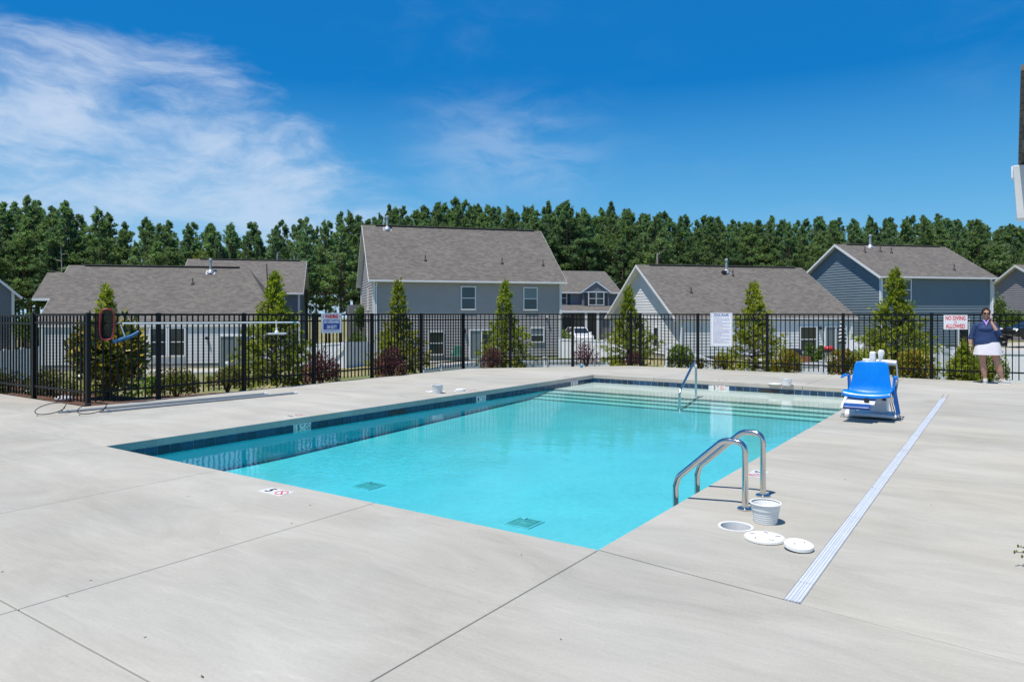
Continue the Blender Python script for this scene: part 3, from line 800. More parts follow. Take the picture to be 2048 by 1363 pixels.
# pale bungalow with its gable to the left
h3, fr = house('bungalow', 'low pale house whose white gable shows beside the pool rules sign', (10.91, 46.02, -1.45), 14, 12.75, 12.1, 2.74, 6.53, M['sid_pale'], rake=.5, over=.10, lap=.022, vents=((2.1, .45), (6.6, .80)), flue=(6.35, .875), z0=.25)
window(h3, GL(12.1), 8.15, .75, .55, 1.25, 'fixed')
window(h3, fr, 8.75, .45, 1.2, 1.62); window(h3, fr, 10.72, .1, 1.55, 1.98, 'door', blind=1)
k = MB(); k.lathe([(.04, 0), (.1, .05), (.1, .18), (.02, .22)], 8, (10.25, -.12, 1.9)); k.build('wall_lamp', M['dark'], h3)
k = MB(); k.box((6.0, 5.0, 6.05), (.3, .25, .18)); k.build('roof_vent', M['dark'], h3)
# slate blue house
h4, fr = house('two_storey_house', 'slate blue two-storey house with its siding gable turned to the pool', (26.84, 52, -.95), 13, 9.67, 9.2, 5.39, 7.97, M['sid_blue'], vents=((1.35, .74), (2.9, .78), (3.75, .74), (7.1, .22)), flue=(2.6, .93), z0=.2)
window(h4, fr, 1.55, 3.5, .92, 1.45)
window(h4, fr, 6.75, .15, .85, 1.9, 'fixed')
k = MB(); k.tube(smoothpath([(9.75, -.34, 4.9), (9.75, -.1, 4.75), (9.75, -.1, .2)], .1), .05, 8); k.build('downspout', M['white_trim'], h4)
# house far behind, between the middle one and the pale gable
h5, fr = house('two_storey_house', 'distant two-storey house with a small front gable and dark shutters', (1.3, 74.7, -1.2), 14, 10.4, 9.4, 5.2, 7.6, M['sid_dark'], vents=(), cap=False)
window(h5, fr, 3.95, 3.75, .62, 1.30, shutters=True)
k = MB(); k.prism([(6.15, -.5, 5.05), (9.35, -.5, 5.05), (7.75, -.5, 6.15)], (0, 2.2, 0)); k.box((7.75, -.24, 4.0), (3.0, .45, 2.2)); k.build('front_gable', M['sid_dark'], h5)
for a, b in (((6.0, 5.0), (7.75, 6.2)), ((9.5, 5.0), (7.75, 6.2))):
    k = MB(); k.beam((a[0], -.56, a[1]), (b[0], -.56, b[1]), .10, .16, (0, -1, 0) if False else ZA); k.build('rake_board', M['white_trim'], h5)
    k = MB(); d = Vector((0, 3.2, 0)); q = [Vector((a[0], -.62, a[1] + .12)), Vector((b[0], -.62, b[1] + .12)), Vector((b[0], 2.6, b[1] + .12)), Vector((a[0], 2.6, a[1] + .12))]
    k.add(q, [(0, 1, 2, 3)], 0, [[(p.x, p.y) for p in q]]); k.build('gable_roof', M['roof'], h5)
k = MB(); k.beam((6.0, -.53, 5.05), (9.5, -.53, 5.05), .06, .10); k.build('gable_trim', M['white_trim'], h5)
FM = Matrix.Translation((0, -.48, 0))
window(h5, FM, 6.95, 3.72, .78, 1.28); window(h5, FM, 7.80, 3.72, .78, 1.28)
for x in (6.45, 8.68): k = MB(); k.box((x + .17, -.51, 4.35), (.34, .05, 1.4)); k.build('shutter', M['shutter'], h5)
k = MB(); q = [Vector(p) for p in ((3.0, -2.3, 3.05), (12.6, -2.3, 3.05), (12.6, .1, 3.75), (3.0, .1, 3.75))]
k.add(q, [(0, 1, 2, 3)], 0, [[(p.x, p.y) for p in q]]); k.add([p - ZA * .2 for p in q], [(3, 2, 1, 0)], 1)
k.add([q[0], q[1], q[1] - ZA * .2, q[0] - ZA * .2], [(0, 3, 2, 1)], 1); k.build('porch_roof', [M['roof'], M['white_trim']], h5)
for x in (3.2, 6.0, 7.3): k = MB(); k.box((x, -2.15, 1.45), (.24, .24, 2.8)); k.build('porch_column', M['white_trim'], h5)
k = MB(); k.box((4.6, -.06, 1.3), (1.0, .08, 2.1)); k.build('front_door', M['shutter'], h5)
k = MB(); k.box((10.0, -1.0, 1.3), (5.0, 2.0, 3.0)); k.build('garage', M['sid_dark'], h5)
# slivers of houses at the two edges of the view
h0, fr = house('two_storey_house', 'edge of a brown-grey house with white gable trim beside the pine wood', (-34.9, 50, -2.3), 127, 10, 8, 5.5, 9.3, M['sid_dark'], over=.5, rake=.3, cap=False, hip=0)
h6, fr = house('two_storey_house', 'lilac grey house with its gable end behind the woman', (45.9, 61.4, -1.2), -5, 12, 7.6, 5.6, 7.2, M['sid_lilac'], cap=False)
h6['label'] = 'lilac grey house beyond the dark parked car'

# pool house: only the end of its eave reaches into the view
E0 = P(2042, 335, 8.0); Rg = P(2045, 132, 6.5)
ph = thing('pool_house', 'white eave end and shingle roof edge of the pool house beside the deck', 'pool house', (E0.x, E0.y, 0), -TH)
dr_ = (Rg - E0); run_ = -dr_.dot(U); rise = dr_.z; zE = E0.z
k = MB()
def rs(x, y, z): return Vector((x, y, z))
tk = .10
for y0, z0_, y1, z1_ in ((0, zE, -run_, zE + rise), (-2 * run_, zE, -run_, zE + rise)):
    q = [rs(0, y0, z0_), rs(7, y0, z0_), rs(7, y1, z1_), rs(0, y1, z1_)]
    if y0 < y1: q = q[::-1]
    k.add(q, [(0, 1, 2, 3)], 0, [[(p.x, p.y * 1.05) for p in q]]); k.add([p - ZA * tk for p in q], [(3, 2, 1, 0)], 0)
    for i in range(4): k.add([q[i], q[(i + 1) % 4], q[(i + 1) % 4] - ZA * tk, q[i] - ZA * tk], [(0, 3, 2, 1)], 0)
k.build('roof', [M['roof'], M['roof']], ph)
k = MB()
for i in range(14):
    f0 = i / 14; k.box((-.012, -run_ * (f0 + .5 / 14), zE + rise * (f0 + .5 / 14) - .01), (.03, run_ / 14 * .96, .06), Matrix.Rotation(math.atan(-rise / run_) , 3, 'X'))
tag(k.build('shingle_edge', M['roof_cap'], ph), kind='stuff')
k = MB(); k.prism([rs(-.075, .06, zE - .02), rs(-.075, -.30, zE - .02), rs(-.04, -.26, zE - .60), rs(-.04, .0, zE - .60)], (.5, 0, 0)); k.build('eave_box', M['white_trim'], ph, bevel=.008)
k = MB(); k.beam(rs(-.09, .12, zE - .03), rs(7, .12, zE - .03), .13, .13); k.build('gutter', M['white_trim'], ph)
k = MB(); k.box((3.6, -1.4, zE - .35), (6.4, 2.4, .3)); k.build('ceiling_beam', M['white_trim'], ph)
for x in (.9, 6.5):
    for y in (-.35, -2.2): k = MB(); k.box((x, y, (zE - .5) / 2), (.26, .26, zE - .5)); k.build('column', M['white_trim'], ph)

# ------------------------------------------------------------------ white vinyl fences
def vinyl(label, pts, tops, h=1.75, gap=2.4, gate=None):
    """solid board fence through pts (x,y); tops: heights of its top at each"""
    f = thing('vinyl_fence', label, 'fence', (0, 0, 0))
    for i in range(len(pts) - 1):
        a = Vector((*pts[i], tops[i])); b = Vector((*pts[i + 1], tops[i + 1])); L = (b - a).xy.length; n = max(1, round(L / gap))
        for k in range(n + 1):
            if k == 0 and i: continue
            p = a.lerp(b, k / n); m = MB(); m.box((p.x, p.y, p.z + .06 - h / 2 - .2), (.13, .13, h + .4)); m.lathe([(.095, p.z + .26 - h / 2 - .2 + h / 2), (.095, p.z + .29 - .2), (0, p.z + .36 - .2)], 4, (p.x, p.y, 0)) if False else m.box((p.x, p.y, p.z + .075), (.16, .16, .03)); m.build('post', M['vinyl'], f)
        for k in range(n):
            p, q = a.lerp(b, k / n), a.lerp(b, (k + 1) / n); d = (q - p); e = d.normalized() * .066; p = p + e; q = q - e
            for z, hh in ((-.05, .12), (-h + .1, .14)):
                m = MB(); m.beam(p + ZA * z, q + ZA * z, .055, hh); m.build('rail', M['vinyl'], f)
            nb = max(1, int(d.xy.length / .28)); w_ = (q - p).xy.length / nb
            for j in range(nb):
                c0, c1 = p.lerp(q, (j + .02) / nb), p.lerp(q, (j + .98) / nb); zt = (c0.z + c1.z) / 2
                m = MB(); m.prism([(c0.x, c0.y, c0.z - .11), (c1.x, c1.y, c1.z - .11), (c1.x, c1.y, c1.z - h + .17), (c0.x, c0.y, c0.z - h + .17)], Vector((0, .022, 0))); m.build('board', M['vinyl'], f)
    return f
def xy(px, y): return ((px - 1024) / F * y, y)
def zt(py, y): return CH - (py - HY) / F * y
vinyl('white board fence beside the brown-grey house, behind the low shrubs', [xy(-30, 29.5), xy(74, 36)], [zt(705, 29.5), zt(696, 36)], gap=2.2)
vf2 = vinyl('white board fence with a gate between the low house and the grey house', [xy(600, 45), xy(641, 44.5), xy(691, 44), xy(745, 46.5)], [zt(690, 45), zt(687, 44.5), zt(684, 44), zt(683, 46.5)])
k = MB(); a, b = Vector((*xy(645, 44.3), zt(733, 44.3))), Vector((*xy(687, 43.9), zt(688, 43.9))); k.beam(a, b, .05, .12); k.build('gate_brace', M['vinyl'], vf2)
vinyl('low white board fence seen under the middle of the pool fence', [xy(845, 23.4), xy(880, 24.4), xy(962, 27.2), xy(1090, 28.6), xy(1215, 28.9)], [zt(738, 23.4), zt(732, 24.4), zt(722.5, 27.2), zt(717.5, 28.6), zt(718, 28.9)], h=1.5, gap=5)
vinyl('white board fence between the grey house and the white gable', [xy(1119, 50.5), xy(1212, 48.5), xy(1262, 47)], [zt(677, 50.5), zt(680, 48.5), zt(682, 47)], h=1.8)
vinyl('white board fence running back from the pool towards the white gable', [xy(1440, 26.2), xy(1385, 28.3), xy(1332, 31)], [zt(725, 26.2), zt(706, 28.3), zt(690, 31)], h=1.6)
vinyl('low white board fence behind the yellow and red shrubs', [xy(1470, 26.3), xy(1642, 26.0), xy(1760, 25.6), xy(1850, 25.4)], [zt(726, 26.3), zt(725, 26), zt(725, 25.6), zt(724, 25.4)], h=1.6, gap=5)
vinyl('white board fence panel by the corner of the slate blue house', [xy(1695, 44), xy(1727, 43.5)], [zt(673, 44), zt(673, 43.5)], h=1.5)
vinyl('white board fence behind the woman', [xy(1868, 30), xy(1905, 26), xy(1990, 24.6), xy(2075, 23.8)], [zt(696, 30), zt(699, 26), zt(701, 24.6), zt(702, 23.8)], h=1.7)

# ------------------------------------------------------------------ leaves and trees
def quads(name, c, d, n, ln, wd, m, bend=0.):
    """one mesh of separate leaf quads: centre c, along d, normal n, length ln, width wd (numpy arrays)"""
    d = d / np.linalg.norm(d, axis=1, keepdims=True); s = np.cross(d, n); s /= np.linalg.norm(s, axis=1, keepdims=True) + 1e-9
    ln = ln[:, None]; wd = wd[:, None]
    v = np.stack([c - d * ln * .5, c + s * wd * .5 + d * ln * .05, c + d * ln * .5, c - s * wd * .5 + d * ln * .05], 1).reshape(-1, 3)
    k = len(c); me = bpy.data.meshes.new(name); me.vertices.add(4 * k); me.vertices.foreach_set('co', v.ravel())
    me.loops.add(4 * k); me.loops.foreach_set('vertex_index', np.arange(4 * k, dtype=np.int32))
    me.polygons.add(k); me.polygons.foreach_set('loop_start', np.arange(0, 4 * k, 4, dtype=np.int32))
    me.update(calc_edges=True); me.materials.append(m); return me
def rnd_dirs(rg, k):
    v = rg.normal(size=(k, 3)); return v / np.linalg.norm(v, axis=1, keepdims=True)

def pine_meshes(seed, H=16., crown0=.34, spread=2.3, m='pine'):
    spread *= 1.26
    rg = np.random.default_rng(seed); tr = MB()
    bend = rg.normal(0, .25, 2)
    def axis(h): f_ = h / H; return np.array([bend[0] * f_ * f_, bend[1] * f_ * f_, h])
    hs = np.linspace(0, H * .97, 9)
    tr.tube([axis(h) for h in hs], [max(.02, .17 * (1 - .93 * h / H)) for h in hs], 7)
    C_, D_, N_ = [], [], []
    nb = 84
    for i in range(nb):
        f_ = crown0 + (1 - crown0) * (i / nb) ** .85 + rg.normal(0, .008); h = min(H * f_, H * .985)
        t_ = (f_ - crown0) / (1 - crown0)
        prof = spread * (np.clip(t_ / .22, .45, 1) if t_ < .22 else (1 - ((t_ - .22) / .78) ** 1.55 * .95)) * rg.uniform(.42, 1.16)
        a = rg.uniform(0, 2 * pi); o = axis(h)
        up = .10 + .55 * t_ + rg.normal(0, .12); dr = np.array([cos(a), sin(a), up]); dr /= np.linalg.norm(dr)
        if prof > .6: tr.tube([o, o + dr * prof * .55, o + dr * prof * .92 + np.array([0, 0, .06 * prof])], [.045 * (1 - .6 * t_), .03, .012], 4, caps=False)
        kt = int(5 + prof * 5.2)
        for j in range(kt):
            q = rg.uniform(.28, 1.0) ** .7; side = np.cross(dr, [0, 0, 1]); w = prof * .34 * q
            p = o + dr * prof * q + side * rg.normal(0, w * .6) + np.array([0, 0, rg.normal(.04, .13)])
            kn = 9
            dd = rnd_dirs(rg, kn) * .75 + dr * .55 + np.array([0, 0, .55])
            C_.append(p + dd / np.linalg.norm(dd, axis=1, keepdims=True) * .15); D_.append(dd); N_.append(rnd_dirs(rg, kn) * .7 + np.array([0, -.25, .8]))
    p = axis(H * .975)
    for j in range(5):
        dd = rnd_dirs(rg, 7) * .6 + np.array([0, 0, .9]); C_.append(p + np.array([0, 0, .1 * j]) + dd * .1); D_.append(dd); N_.append(rnd_dirs(rg, 7))
    c = np.concatenate(C_); k = len(c)
    return tr.mesh('pine_trunk', M['bark'], 60), quads('pine_crown', c, np.concatenate(D_), np.concatenate(N_), rg.uniform(.32, .60, k), rg.uniform(.055, .115, k), M[m])
PINES = [pine_meshes(11, 16, .24, 2.5), pine_meshes(12, 16, .30, 2.2, 'pine_cool'), pine_meshes(13, 16, .38, 2.35), pine_meshes(14, 16, .34, 2.0, 'pine_cool'),
         pine_meshes(15, 16, .42, 2.3), pine_meshes(16, 16, .28, 2.6, 'pine'), pine_meshes(17, 16, .46, 2.1, 'pine_cool')]
SKYL = [(-200, 400), (0, 397), (30, 392), (62, 386), (95, 402), (125, 396), (150, 402), (170, 430), (195, 405), (225, 432), (250, 442), (280, 438), (307, 424), (330, 440), (355, 424), (385, 442), (415, 440),
        (450, 434), (480, 448), (505, 437), (530, 436), (560, 430), (590, 438), (620, 424), (645, 445), (680, 416), (715, 418), (735, 432), (780, 404), (815, 412), (850, 400), (900, 394), (940, 392), (1000, 399), (1040, 408),
        (1080, 402), (1110, 396), (1160, 404), (1220, 404), (1270, 410), (1310, 420), (1380, 421), (1450, 427), (1500, 433), (1550, 428), (1610, 424), (1700, 426), (1760, 428), (1850, 423), (1900, 421), (1960, 430), (2010, 440), (2060, 448), (2300, 455)]
def skyline(px): return float(np.interp(px, [a for a, b in SKYL], [b for a, b in SKYL]))
rg = np.random.default_rng(5)
ZONES = [(-999, 150, 'tall dark pine in the wood behind the brown-grey house', 'pines at the wood edge by the brown-grey house'),
         (150, 400, 'dark green pine in the wood behind the wide roof of the low house', 'pines behind the low house'),
         (400, 735, 'green pine in the wood between the low house and the grey house', 'pines between the low and the grey house'),
         (735, 1110, 'green pine whose top shows above the ridge of the grey house', 'pines behind the grey house'),
         (1110, 1290, 'pine with bare trunk in the gap behind the distant small-gabled house', 'pines behind the distant house'),
         (1290, 1640, 'green pine in the wood above the roof with the pale gable', 'pines behind the pale gable'),
         (1640, 3000, 'green pine in the wood behind the slate blue house', 'pines behind the slate blue house')]
npine = 0
def pine(px, y, top, var=None, label=None, rz=None, group=True, wide=1.):
    """one pine of its own: px across the photo, y metres away, top = height of its tip in the photo"""
    global npine
    x = (px - 1024) / F * y; g = gz(x) - .1; H = CH + (HY - top) / F * y - g
    tr, cr = PINES[var if var is not None else int(rg.integers(len(PINES)))]
    z = next(q for q in ZONES if q[0] <= px < q[1])
    o = thing('pine_tree', label or z[2], 'tree', (x, y, g), float(rg.uniform(0, 6.28)) if rz is None else rz, z[3])
    k = H / 16.6; w = k * float(rg.uniform(.85, 1.12)) * wide; o.scale = (w, w, k)
    link('trunk', tr, o); link('crown', cr, o); npine += 1
for row, (y0, dtop, step) in enumerate(((70, 30, 56), (73.5, 8, 46), (77, 4, 44), (81, 10, 42))):
    px = -130 + row * 17
    while px < 745:
        px += step * float(rg.uniform(.78, 1.22)); y = y0 + float(rg.uniform(-1.2, 1.2))
        pine(px, y, skyline(px) + dtop * float(rg.uniform(.2, 1.9)) + float(rg.normal(0, 3.)), [0, 1, 5, 1, 0, 5, 3][int(rg.integers(7))], wide=1.0)
for row, (y0, dtop, step) in enumerate(((94, 40, 36), (97, 21, 34), (100.5, 10, 33), (104, 6, 33), (108, 8, 36))):
    px = 728 + row * 9
    while px < 2120:
        px += step * float(rg.uniform(.75, 1.25)); y = y0 + float(rg.uniform(-1.3, 1.3))
        pine(px, y, skyline(px) + dtop * float(rg.uniform(.1, 1.9)) + float(rg.normal(0, 3.2)), None if row else [2, 4, 6, 2, 0][int(rg.integers(5))], wide=.98)
pine(1220, 103, 396, 3, 'thin pine whose pointed tip stands clear above the wood, right of the grey house roof', wide=.62)
pine(781, 99, 402, 3, 'slim pine whose tip rises just above the grey house flue', wide=.7)
pine(62, 71, 385, 5, 'highest pine of the dark group over the brown-grey house')
pine(125, 70.5, 394, 1, 'tall pine with a forked top behind the end of the wide low roof')
# bare dead pine in the dark wood
sn = thing('dead_pine', 'bare grey dead pine with stub branches in front of the dark wood', 'tree', P(123, 640, 66.5) - ZA * .8)
k = MB(); k.tube([(0, 0, 0), (.1, 0, 4), (-.05, 0, 7.6)], [.13, .09, .02], 7); k.build('trunk', simple('dead_wood', (.30, .27, .24), .9, var=.3), sn)
for z, a, l in ((5.6, .3, 1.1), (6.3, 2.6, .9), (4.8, 1.2, 1.2), (6.9, .9, .6), (5.2, 3.6, 1.0), (4.2, 5.4, 1.0)):
    k = MB(); k.tube([(0, 0, z), (cos(a) * l, sin(a) * .4, z + l * .2)], [.035, .008], 5); k.build('branch', bpy.data.materials['dead_wood'], sn)
sn2 = thing('dead_pine', 'pale broken pine trunk standing above the roof ridge of the pale gabled house', 'tree', P(1314, 640, 91) - ZA * 1.0)
k = MB(); k.tube([(0, 0, 0), (0, 0, 4), (.05, 0, 9.6)], [.2, .17, .12], 7); k.build('trunk', bpy.data.materials['dead_wood'], sn2)
k = MB(); k.tube([(.03, 0, 9.2), (1.2, 0, 10.1)], [.05, .01], 5); k.build('branch', bpy.data.materials['dead_wood'], sn2)

def bush_mesh(seed, rx, ry, rz_, k, ln, wd, m, shell=.55, lumps=7, up=.25, low=0.12):
    """leaves through a lumpy rounded volume standing on z=0"""
    rg = np.random.default_rng(seed)
    lc = rnd_dirs(rg, lumps); lc[:, 2] = np.abs(lc[:, 2]) * 1.0 - .2
    cen = lc * np.array([.50, .50, .46]) ; rad = rg.uniform(.42, .62, lumps)
    i = rg.integers(lumps, size=k); d = rnd_dirs(rg, k); r = rad[i] * (shell + (1 - shell) * rg.random(k)) ** 1.0
    p = cen[i] + d * r[:, None]; p = p * np.array([rx, ry, rz_]) + np.array([0, 0, rz_ * .80])
    p[:, 2] = np.where(p[:, 2] < low * rz_, low * rz_ * rg.random(k) * 2 + .02, p[:, 2])
    dd = d + rnd_dirs(rg, k) * .8 + np.array([0, 0, up]); n = d * .5 + rnd_dirs(rg, k) * .6 + np.array([0, 0, .7])
    p[:, 2] = (p[:, 2] - p[:, 2].min()) / (p[:, 2].max() - p[:, 2].min()) * rz_ * 2 + .015
    if shell > .4:
        q = rg.random(k) < .32; aa = rg.uniform(0, 2 * pi, k); ra = (.70 + .22 * rg.random(k))
        lowp = np.stack([np.cos(aa) * ra * rx, np.sin(aa) * ra * ry, rg.random(k) * rz_ * 1.0 + .01], 1); p = np.where(q[:, None], lowp, p)
    return quads('leaves', p, dd, n, ln * rg.uniform(.7, 1.3, k), wd * rg.uniform(.7, 1.3, k), M[m])
def stems(rx, rz_, seed, k=7):
    rr = random.Random(seed); mb = MB()
    for i in range(k):
        a = rr.uniform(0, 6.28); mb.tube([(0, 0, -.12), (cos(a) * rx * .25, sin(a) * rx * .25, rz_ * .7), (cos(a) * rx * .6, sin(a) * rx * .6, rz_ * rr.uniform(1.1, 1.6))], [.022, .014, .005], 5)
    return mb.mesh('stem', M['twig'])
def shrub(name, label, cat, pos, rx, h, k, ln, wd, m, seed, **kw):
    o = thing(name, label, cat, pos, random.uniform(0, 6))
    rz_ = h / 2
    link('leaves', bush_mesh(seed, rx, rx, rz_, k, ln, wd, m, **kw), o); link('stem', stems(rx, rz_, seed), o); return o
def conifer(label, pos, h, r, seed, m='conifer', top=.30, sparse=1., low=True):
    """feathery cone-shaped evergreen: branches with drooping sprays, thin at its tip"""
    rg = np.random.default_rng(seed); o = thing('conifer', label, 'tree', pos, float(rg.uniform(0, 6)))
    tr = MB(); tr.tube([(0, 0, -.1), (.03, 0, h * .5), (0, .02, h * .97)], [.055, .035, .008], 7)
    C_, D_, N_ = [], [], []; nb = int(150 * sparse)
    for i in range(nb):
        f_ = .01 + .98 * (i / nb) ** 1.25; k1 = 1 - top - .05
        if f_ < .14: prof = r * (.86 + f_)
        elif f_ < k1: prof = r * (1 - .68 * ((f_ - .14) / (k1 - .14)) ** 1.1)
        else: prof = r * .29 * (1 - ((f_ - k1) / (1 - k1)) ** 1.6 * .85)
        prof *= rg.uniform(.55, 1.18); a = i * 2.4 + rg.normal(0, .4); up = -.22 + min(.40, f_ * 2.2) + .65 * f_ + rg.normal(0, .1)
        dr = np.array([cos(a), sin(a), up]); dr /= np.linalg.norm(dr); o_ = np.array([0, 0, h * f_ * .97])
        if f_ < .85 and prof > .2: tr.tube([o_, o_ + dr * prof * .8], [.012, .004], 4, caps=False)
        kt = int(3 + prof * 13)
        for j in range(kt):
            q = rg.uniform(.22, 1.) ** .62; side = np.cross(dr, [0, 0, 1]); w = .16 * prof + .03
            p = o_ + dr * prof * q + side * rg.normal(0, w) + np.array([0, 0, rg.normal(0, .05) - .05 * q * prof])
            kn = 8; dd = dr * .9 + rnd_dirs(rg, kn) * .75 + np.array([0, 0, .25 - .45 * (q > .8)])
            C_.append(p + dd * .045); D_.append(dd); N_.append(rnd_dirs(rg, kn) * .8 + np.array([0, 0, .8]))
    dd = rnd_dirs(rg, 16) * .35 + np.array([0, 0, 1]); C_.append(np.array([0, 0, h]) + dd * .04 - np.array([0, 0, .3]) * rg.random((16, 1))); D_.append(dd); N_.append(rnd_dirs(rg, 16))
    c = np.concatenate(C_); k = len(c)
    link('crown', quads('crown', c, np.concatenate(D_), np.concatenate(N_), rg.uniform(.06, .15, k), rg.uniform(.016, .036, k), M[m]), o)
    link('trunk', tr.mesh('trunk', M['bark'], 60), o); return o
def at_bed(px, off_y): q = Vector(((px - 1024) / F * off_y, off_y, -.06)); return q
def hgt(top, y): return CH + (HY - top) / F * y + .06
conifer('narrow conifer with a sparse top rising behind the yellowing magnolia bush', at_bed(213, 14.6), hgt(572, 14.6), .60, 31, 'conifer_gold', .28, .8)
conifer('broad conifer behind the vacuum head hung on the fence', at_bed(549, 16.6), hgt(545, 16.6), 1.0, 32, 'conifer', .30, 1.3)
conifer('conifer with a column-like top before the grey house, beside the plum shrub', at_bed(797, 19.0), hgt(560, 19), .78, 33, 'conifer_gold', .36, 1.1)
conifer('conifer before the patio door of the grey house', at_bed(1010, 22.0), hgt(560, 22.0), .86, 34, 'conifer', .36, 1.1)
conifer('conifer standing in front of the white gable', at_bed(1257, 23.0), hgt(573, 23.0), .98, 35, 'conifer', .36, 1.2)
conifer('conifer just right of the pool rules sign', at_bed(1508, 20.5), hgt(563, 20.5), 1.0, 36, 'conifer_gold', .30, 1.1)
conifer('tallest conifer, in front of the slate blue house corner', at_bed(1792, 18.7), hgt(535, 18.7), 1.05, 37, 'conifer', .30, 1.4)
conifer('low young conifer growing behind the no diving sign', at_bed(1930, 17.6), hgt(690, 17.6), .55, 38, 'conifer', .4, .9)
k = MB(); tp = at_bed(548, 16.5); k.tube([(tp.x - .12, tp.y, hgt(600, 16.5) - .4), (tp.x - .17, tp.y, hgt(533, 16.5))], .012, 6)
tag(k.build('stake', M['dark']), 'thin black stake sticking up from the broad conifer', 'stake')
o = shrub('magnolia_bush', 'big magnolia bush with yellowing leaves behind the red skimmer net', 'bush', at_bed(217, 13.5), .76, 1.62, 5200, .15, .066, 'magnolia', 41, shell=.35, lumps=11, low=.08)
PL = [('shrub', 'dark plum shrub below the warning sign', 'shrub', at_bed(642, 16.3), .46, .80, 2600, .06, .03, 'purple', 51),
      ('shrub', 'dense plum shrub at the foot of the conifer before the grey house', 'shrub', at_bed(782, 17.7), .43, .80, 2800, .055, .028, 'purple', 52),
      ('shrub', 'faded reddish shrub beside the conifer at the patio door', 'shrub', at_bed(984, 20.6), .36, .62, 1800, .055, .026, 'purple', 53),
      ('shrub', 'airy plum shrub with gaps under the parked white car', 'shrub', at_bed(1172, 21.6), .48, .80, 1000, .06, .03, 'purple', 54),
      ('shrub', 'small reddish shrub at the foot of the conifer before the white gable', 'shrub', at_bed(1263, 22.0), .32, .42, 900, .055, .028, 'purple', 55),
      ('shrub', 'bright green rounded shrub behind the step handrail', 'shrub', at_bed(1360, 20.8), 0.414, 0.670, 3780, .05, .03, 'bright_shrub', 56),
      ('shrub', 'low reddish shrub under the pool rules sign', 'shrub', at_bed(1447, 20.2), .33, .42, 1500, .05, .028, 'photinia', 57),
      ('shrub', 'round yellow-green shrub with red leaves, right of the pool rules conifer', 'shrub', at_bed(1573, 19.3), 0.426, 0.648, 3510, .05, .03, 'photinia', 58),
      ('shrub', 'yellow and red shrub behind the back of the pool lift', 'shrub', at_bed(1686, 18.2), 0.403, 0.670, 3240, .055, .03, 'photinia', 59),
      ('shrub', 'yellow and red shrub at the foot of the tallest conifer', 'shrub', at_bed(1829, 17.4), 0.483, 0.713, 3510, .055, .032, 'photinia', 60),
      ('shrub', 'green shrub behind the legs of the woman', 'shrub', at_bed(1978, 16.4), .44, .74, 2000, .06, .03, 'conifer', 61),
      ('shrub', 'low clipped shrub left of the fence end post', 'shrub', at_bed(12, 14.2), 0.450, 0.497, 2970, .045, .025, 'boxwood', 62),
      ('shrub', 'low clipped shrub in the fence corner beside the magnolia', 'shrub', at_bed(104, 13.9), 0.475, 0.497, 3240, .045, .025, 'boxwood', 63),
      ('shrub', 'low clipped shrub below the twin windows of the low house', 'shrub', at_bed(352, 14.0), 0.468, 0.497, 3510, .045, .025, 'boxwood', 64),
      ('shrub', 'low clipped shrub below the patio door of the low house', 'shrub', at_bed(455, 15.2), 0.494, 0.475, 3510, .045, .025, 'boxwood', 65),
      ('shrub', 'sparse twiggy shrub beside the bright green one', 'shrub', at_bed(1402, 20.6), .24, .34, 420, .045, .025, 'boxwood', 66)]
for a in PL: shrub(*a[:-1], a[-1], **({'lumps': 9} if a[9] == 'purple' else {'lumps': 8, 'shell': .7}))
# yards beyond the fence
def small_tree(label, px, y, base_py, top_py, r, m, seed, k=2600):
    x = (px - 1024) / F * y; zb = CH - (base_py - HY) / F * y; H = CH + (HY - top_py) / F * y - zb
    o = thing('small_tree', label, 'tree', (x, y, zb)); rr = random.Random(seed); mb = MB()
    mb.tube([(0, 0, -.2), (.05, 0, H * .5), (0, 0, H * .9)], [.08, .05, .015], 7)
    for i in range(8):
        a = rr.uniform(0, 6.28); z = H * rr.uniform(.3, .7); mb.tube([(0, 0, z), (cos(a) * r * .7, sin(a) * r * .7, z + r * .6)], [.03, .008], 5)
    o2 = link('trunk', mb.mesh('trunk', M['bark'], 60), o)
    link('crown', bush_mesh(seed, r, r, H * .38, k, .17, .09, m, shell=.3, lumps=9), o, (0, 0, H * .22))
small_tree('fresh green young tree behind the white fence beside the brown-grey house', 54, 46, 705, 622, 1.25, 'leafy', 71)
small_tree('yellow-green tree peeping over the roof behind the low house', 402, 68, 640, 498, 2.0, 'yellow_tree', 72, 3600)
small_tree('thin green tree between the slate blue and the lilac grey house', 1993, 57, 690, 582, 1.0, 'leafy', 73, 1500)
small_tree('light green tree behind the dark parked car', 2024, 60, 675, 618, 1.5, 'leafy', 74, 2200)
small_tree('small tree at the corner of the grey house, above the white gate fence', 722, 56, 690, 605, .7, 'leafy', 75, 1300)
def yard_bush(label, px, y, base_py, r, h, m, seed, k=900):
    p = P(px, base_py, y); shrub('shrub', label, 'shrub', p, r, h, k, .12, .07, m, seed, lumps=7)
yard_bush('bright green bush beside the white car', 1128, 66, 682, .75, 1.1, 'bright_shrub', 81)
yard_bush('dark green bush left of the grey house wall', 716, 53, 690, .8, 1.1, 'leafy', 82)
yard_bush('leafy green plant before the patio door of the pale bungalow', 1621, 41, 727, .42, 1.25, 'leafy', 83)
yard_bush('second leafy green plant before the patio door, next to the striped umbrella', 1642, 40.5, 727, .36, 1.05, 'leafy', 84)
yard_bush('young conifer shrub right of the striped umbrella', 1722, 34, 735, .5, 1.0, 'conifer', 85)
yard_bush('bright grass-green bush behind the magnolia', 298, 24, 790, .5, .8, 'bright_shrub', 86, 700)

# ------------------------------------------------------------------ things round the pool
def round_tube(name, pts, r, m, par, n=14): k = MB(); k.tube(pts, r, n); return k.build(name, m, par, smooth=50)
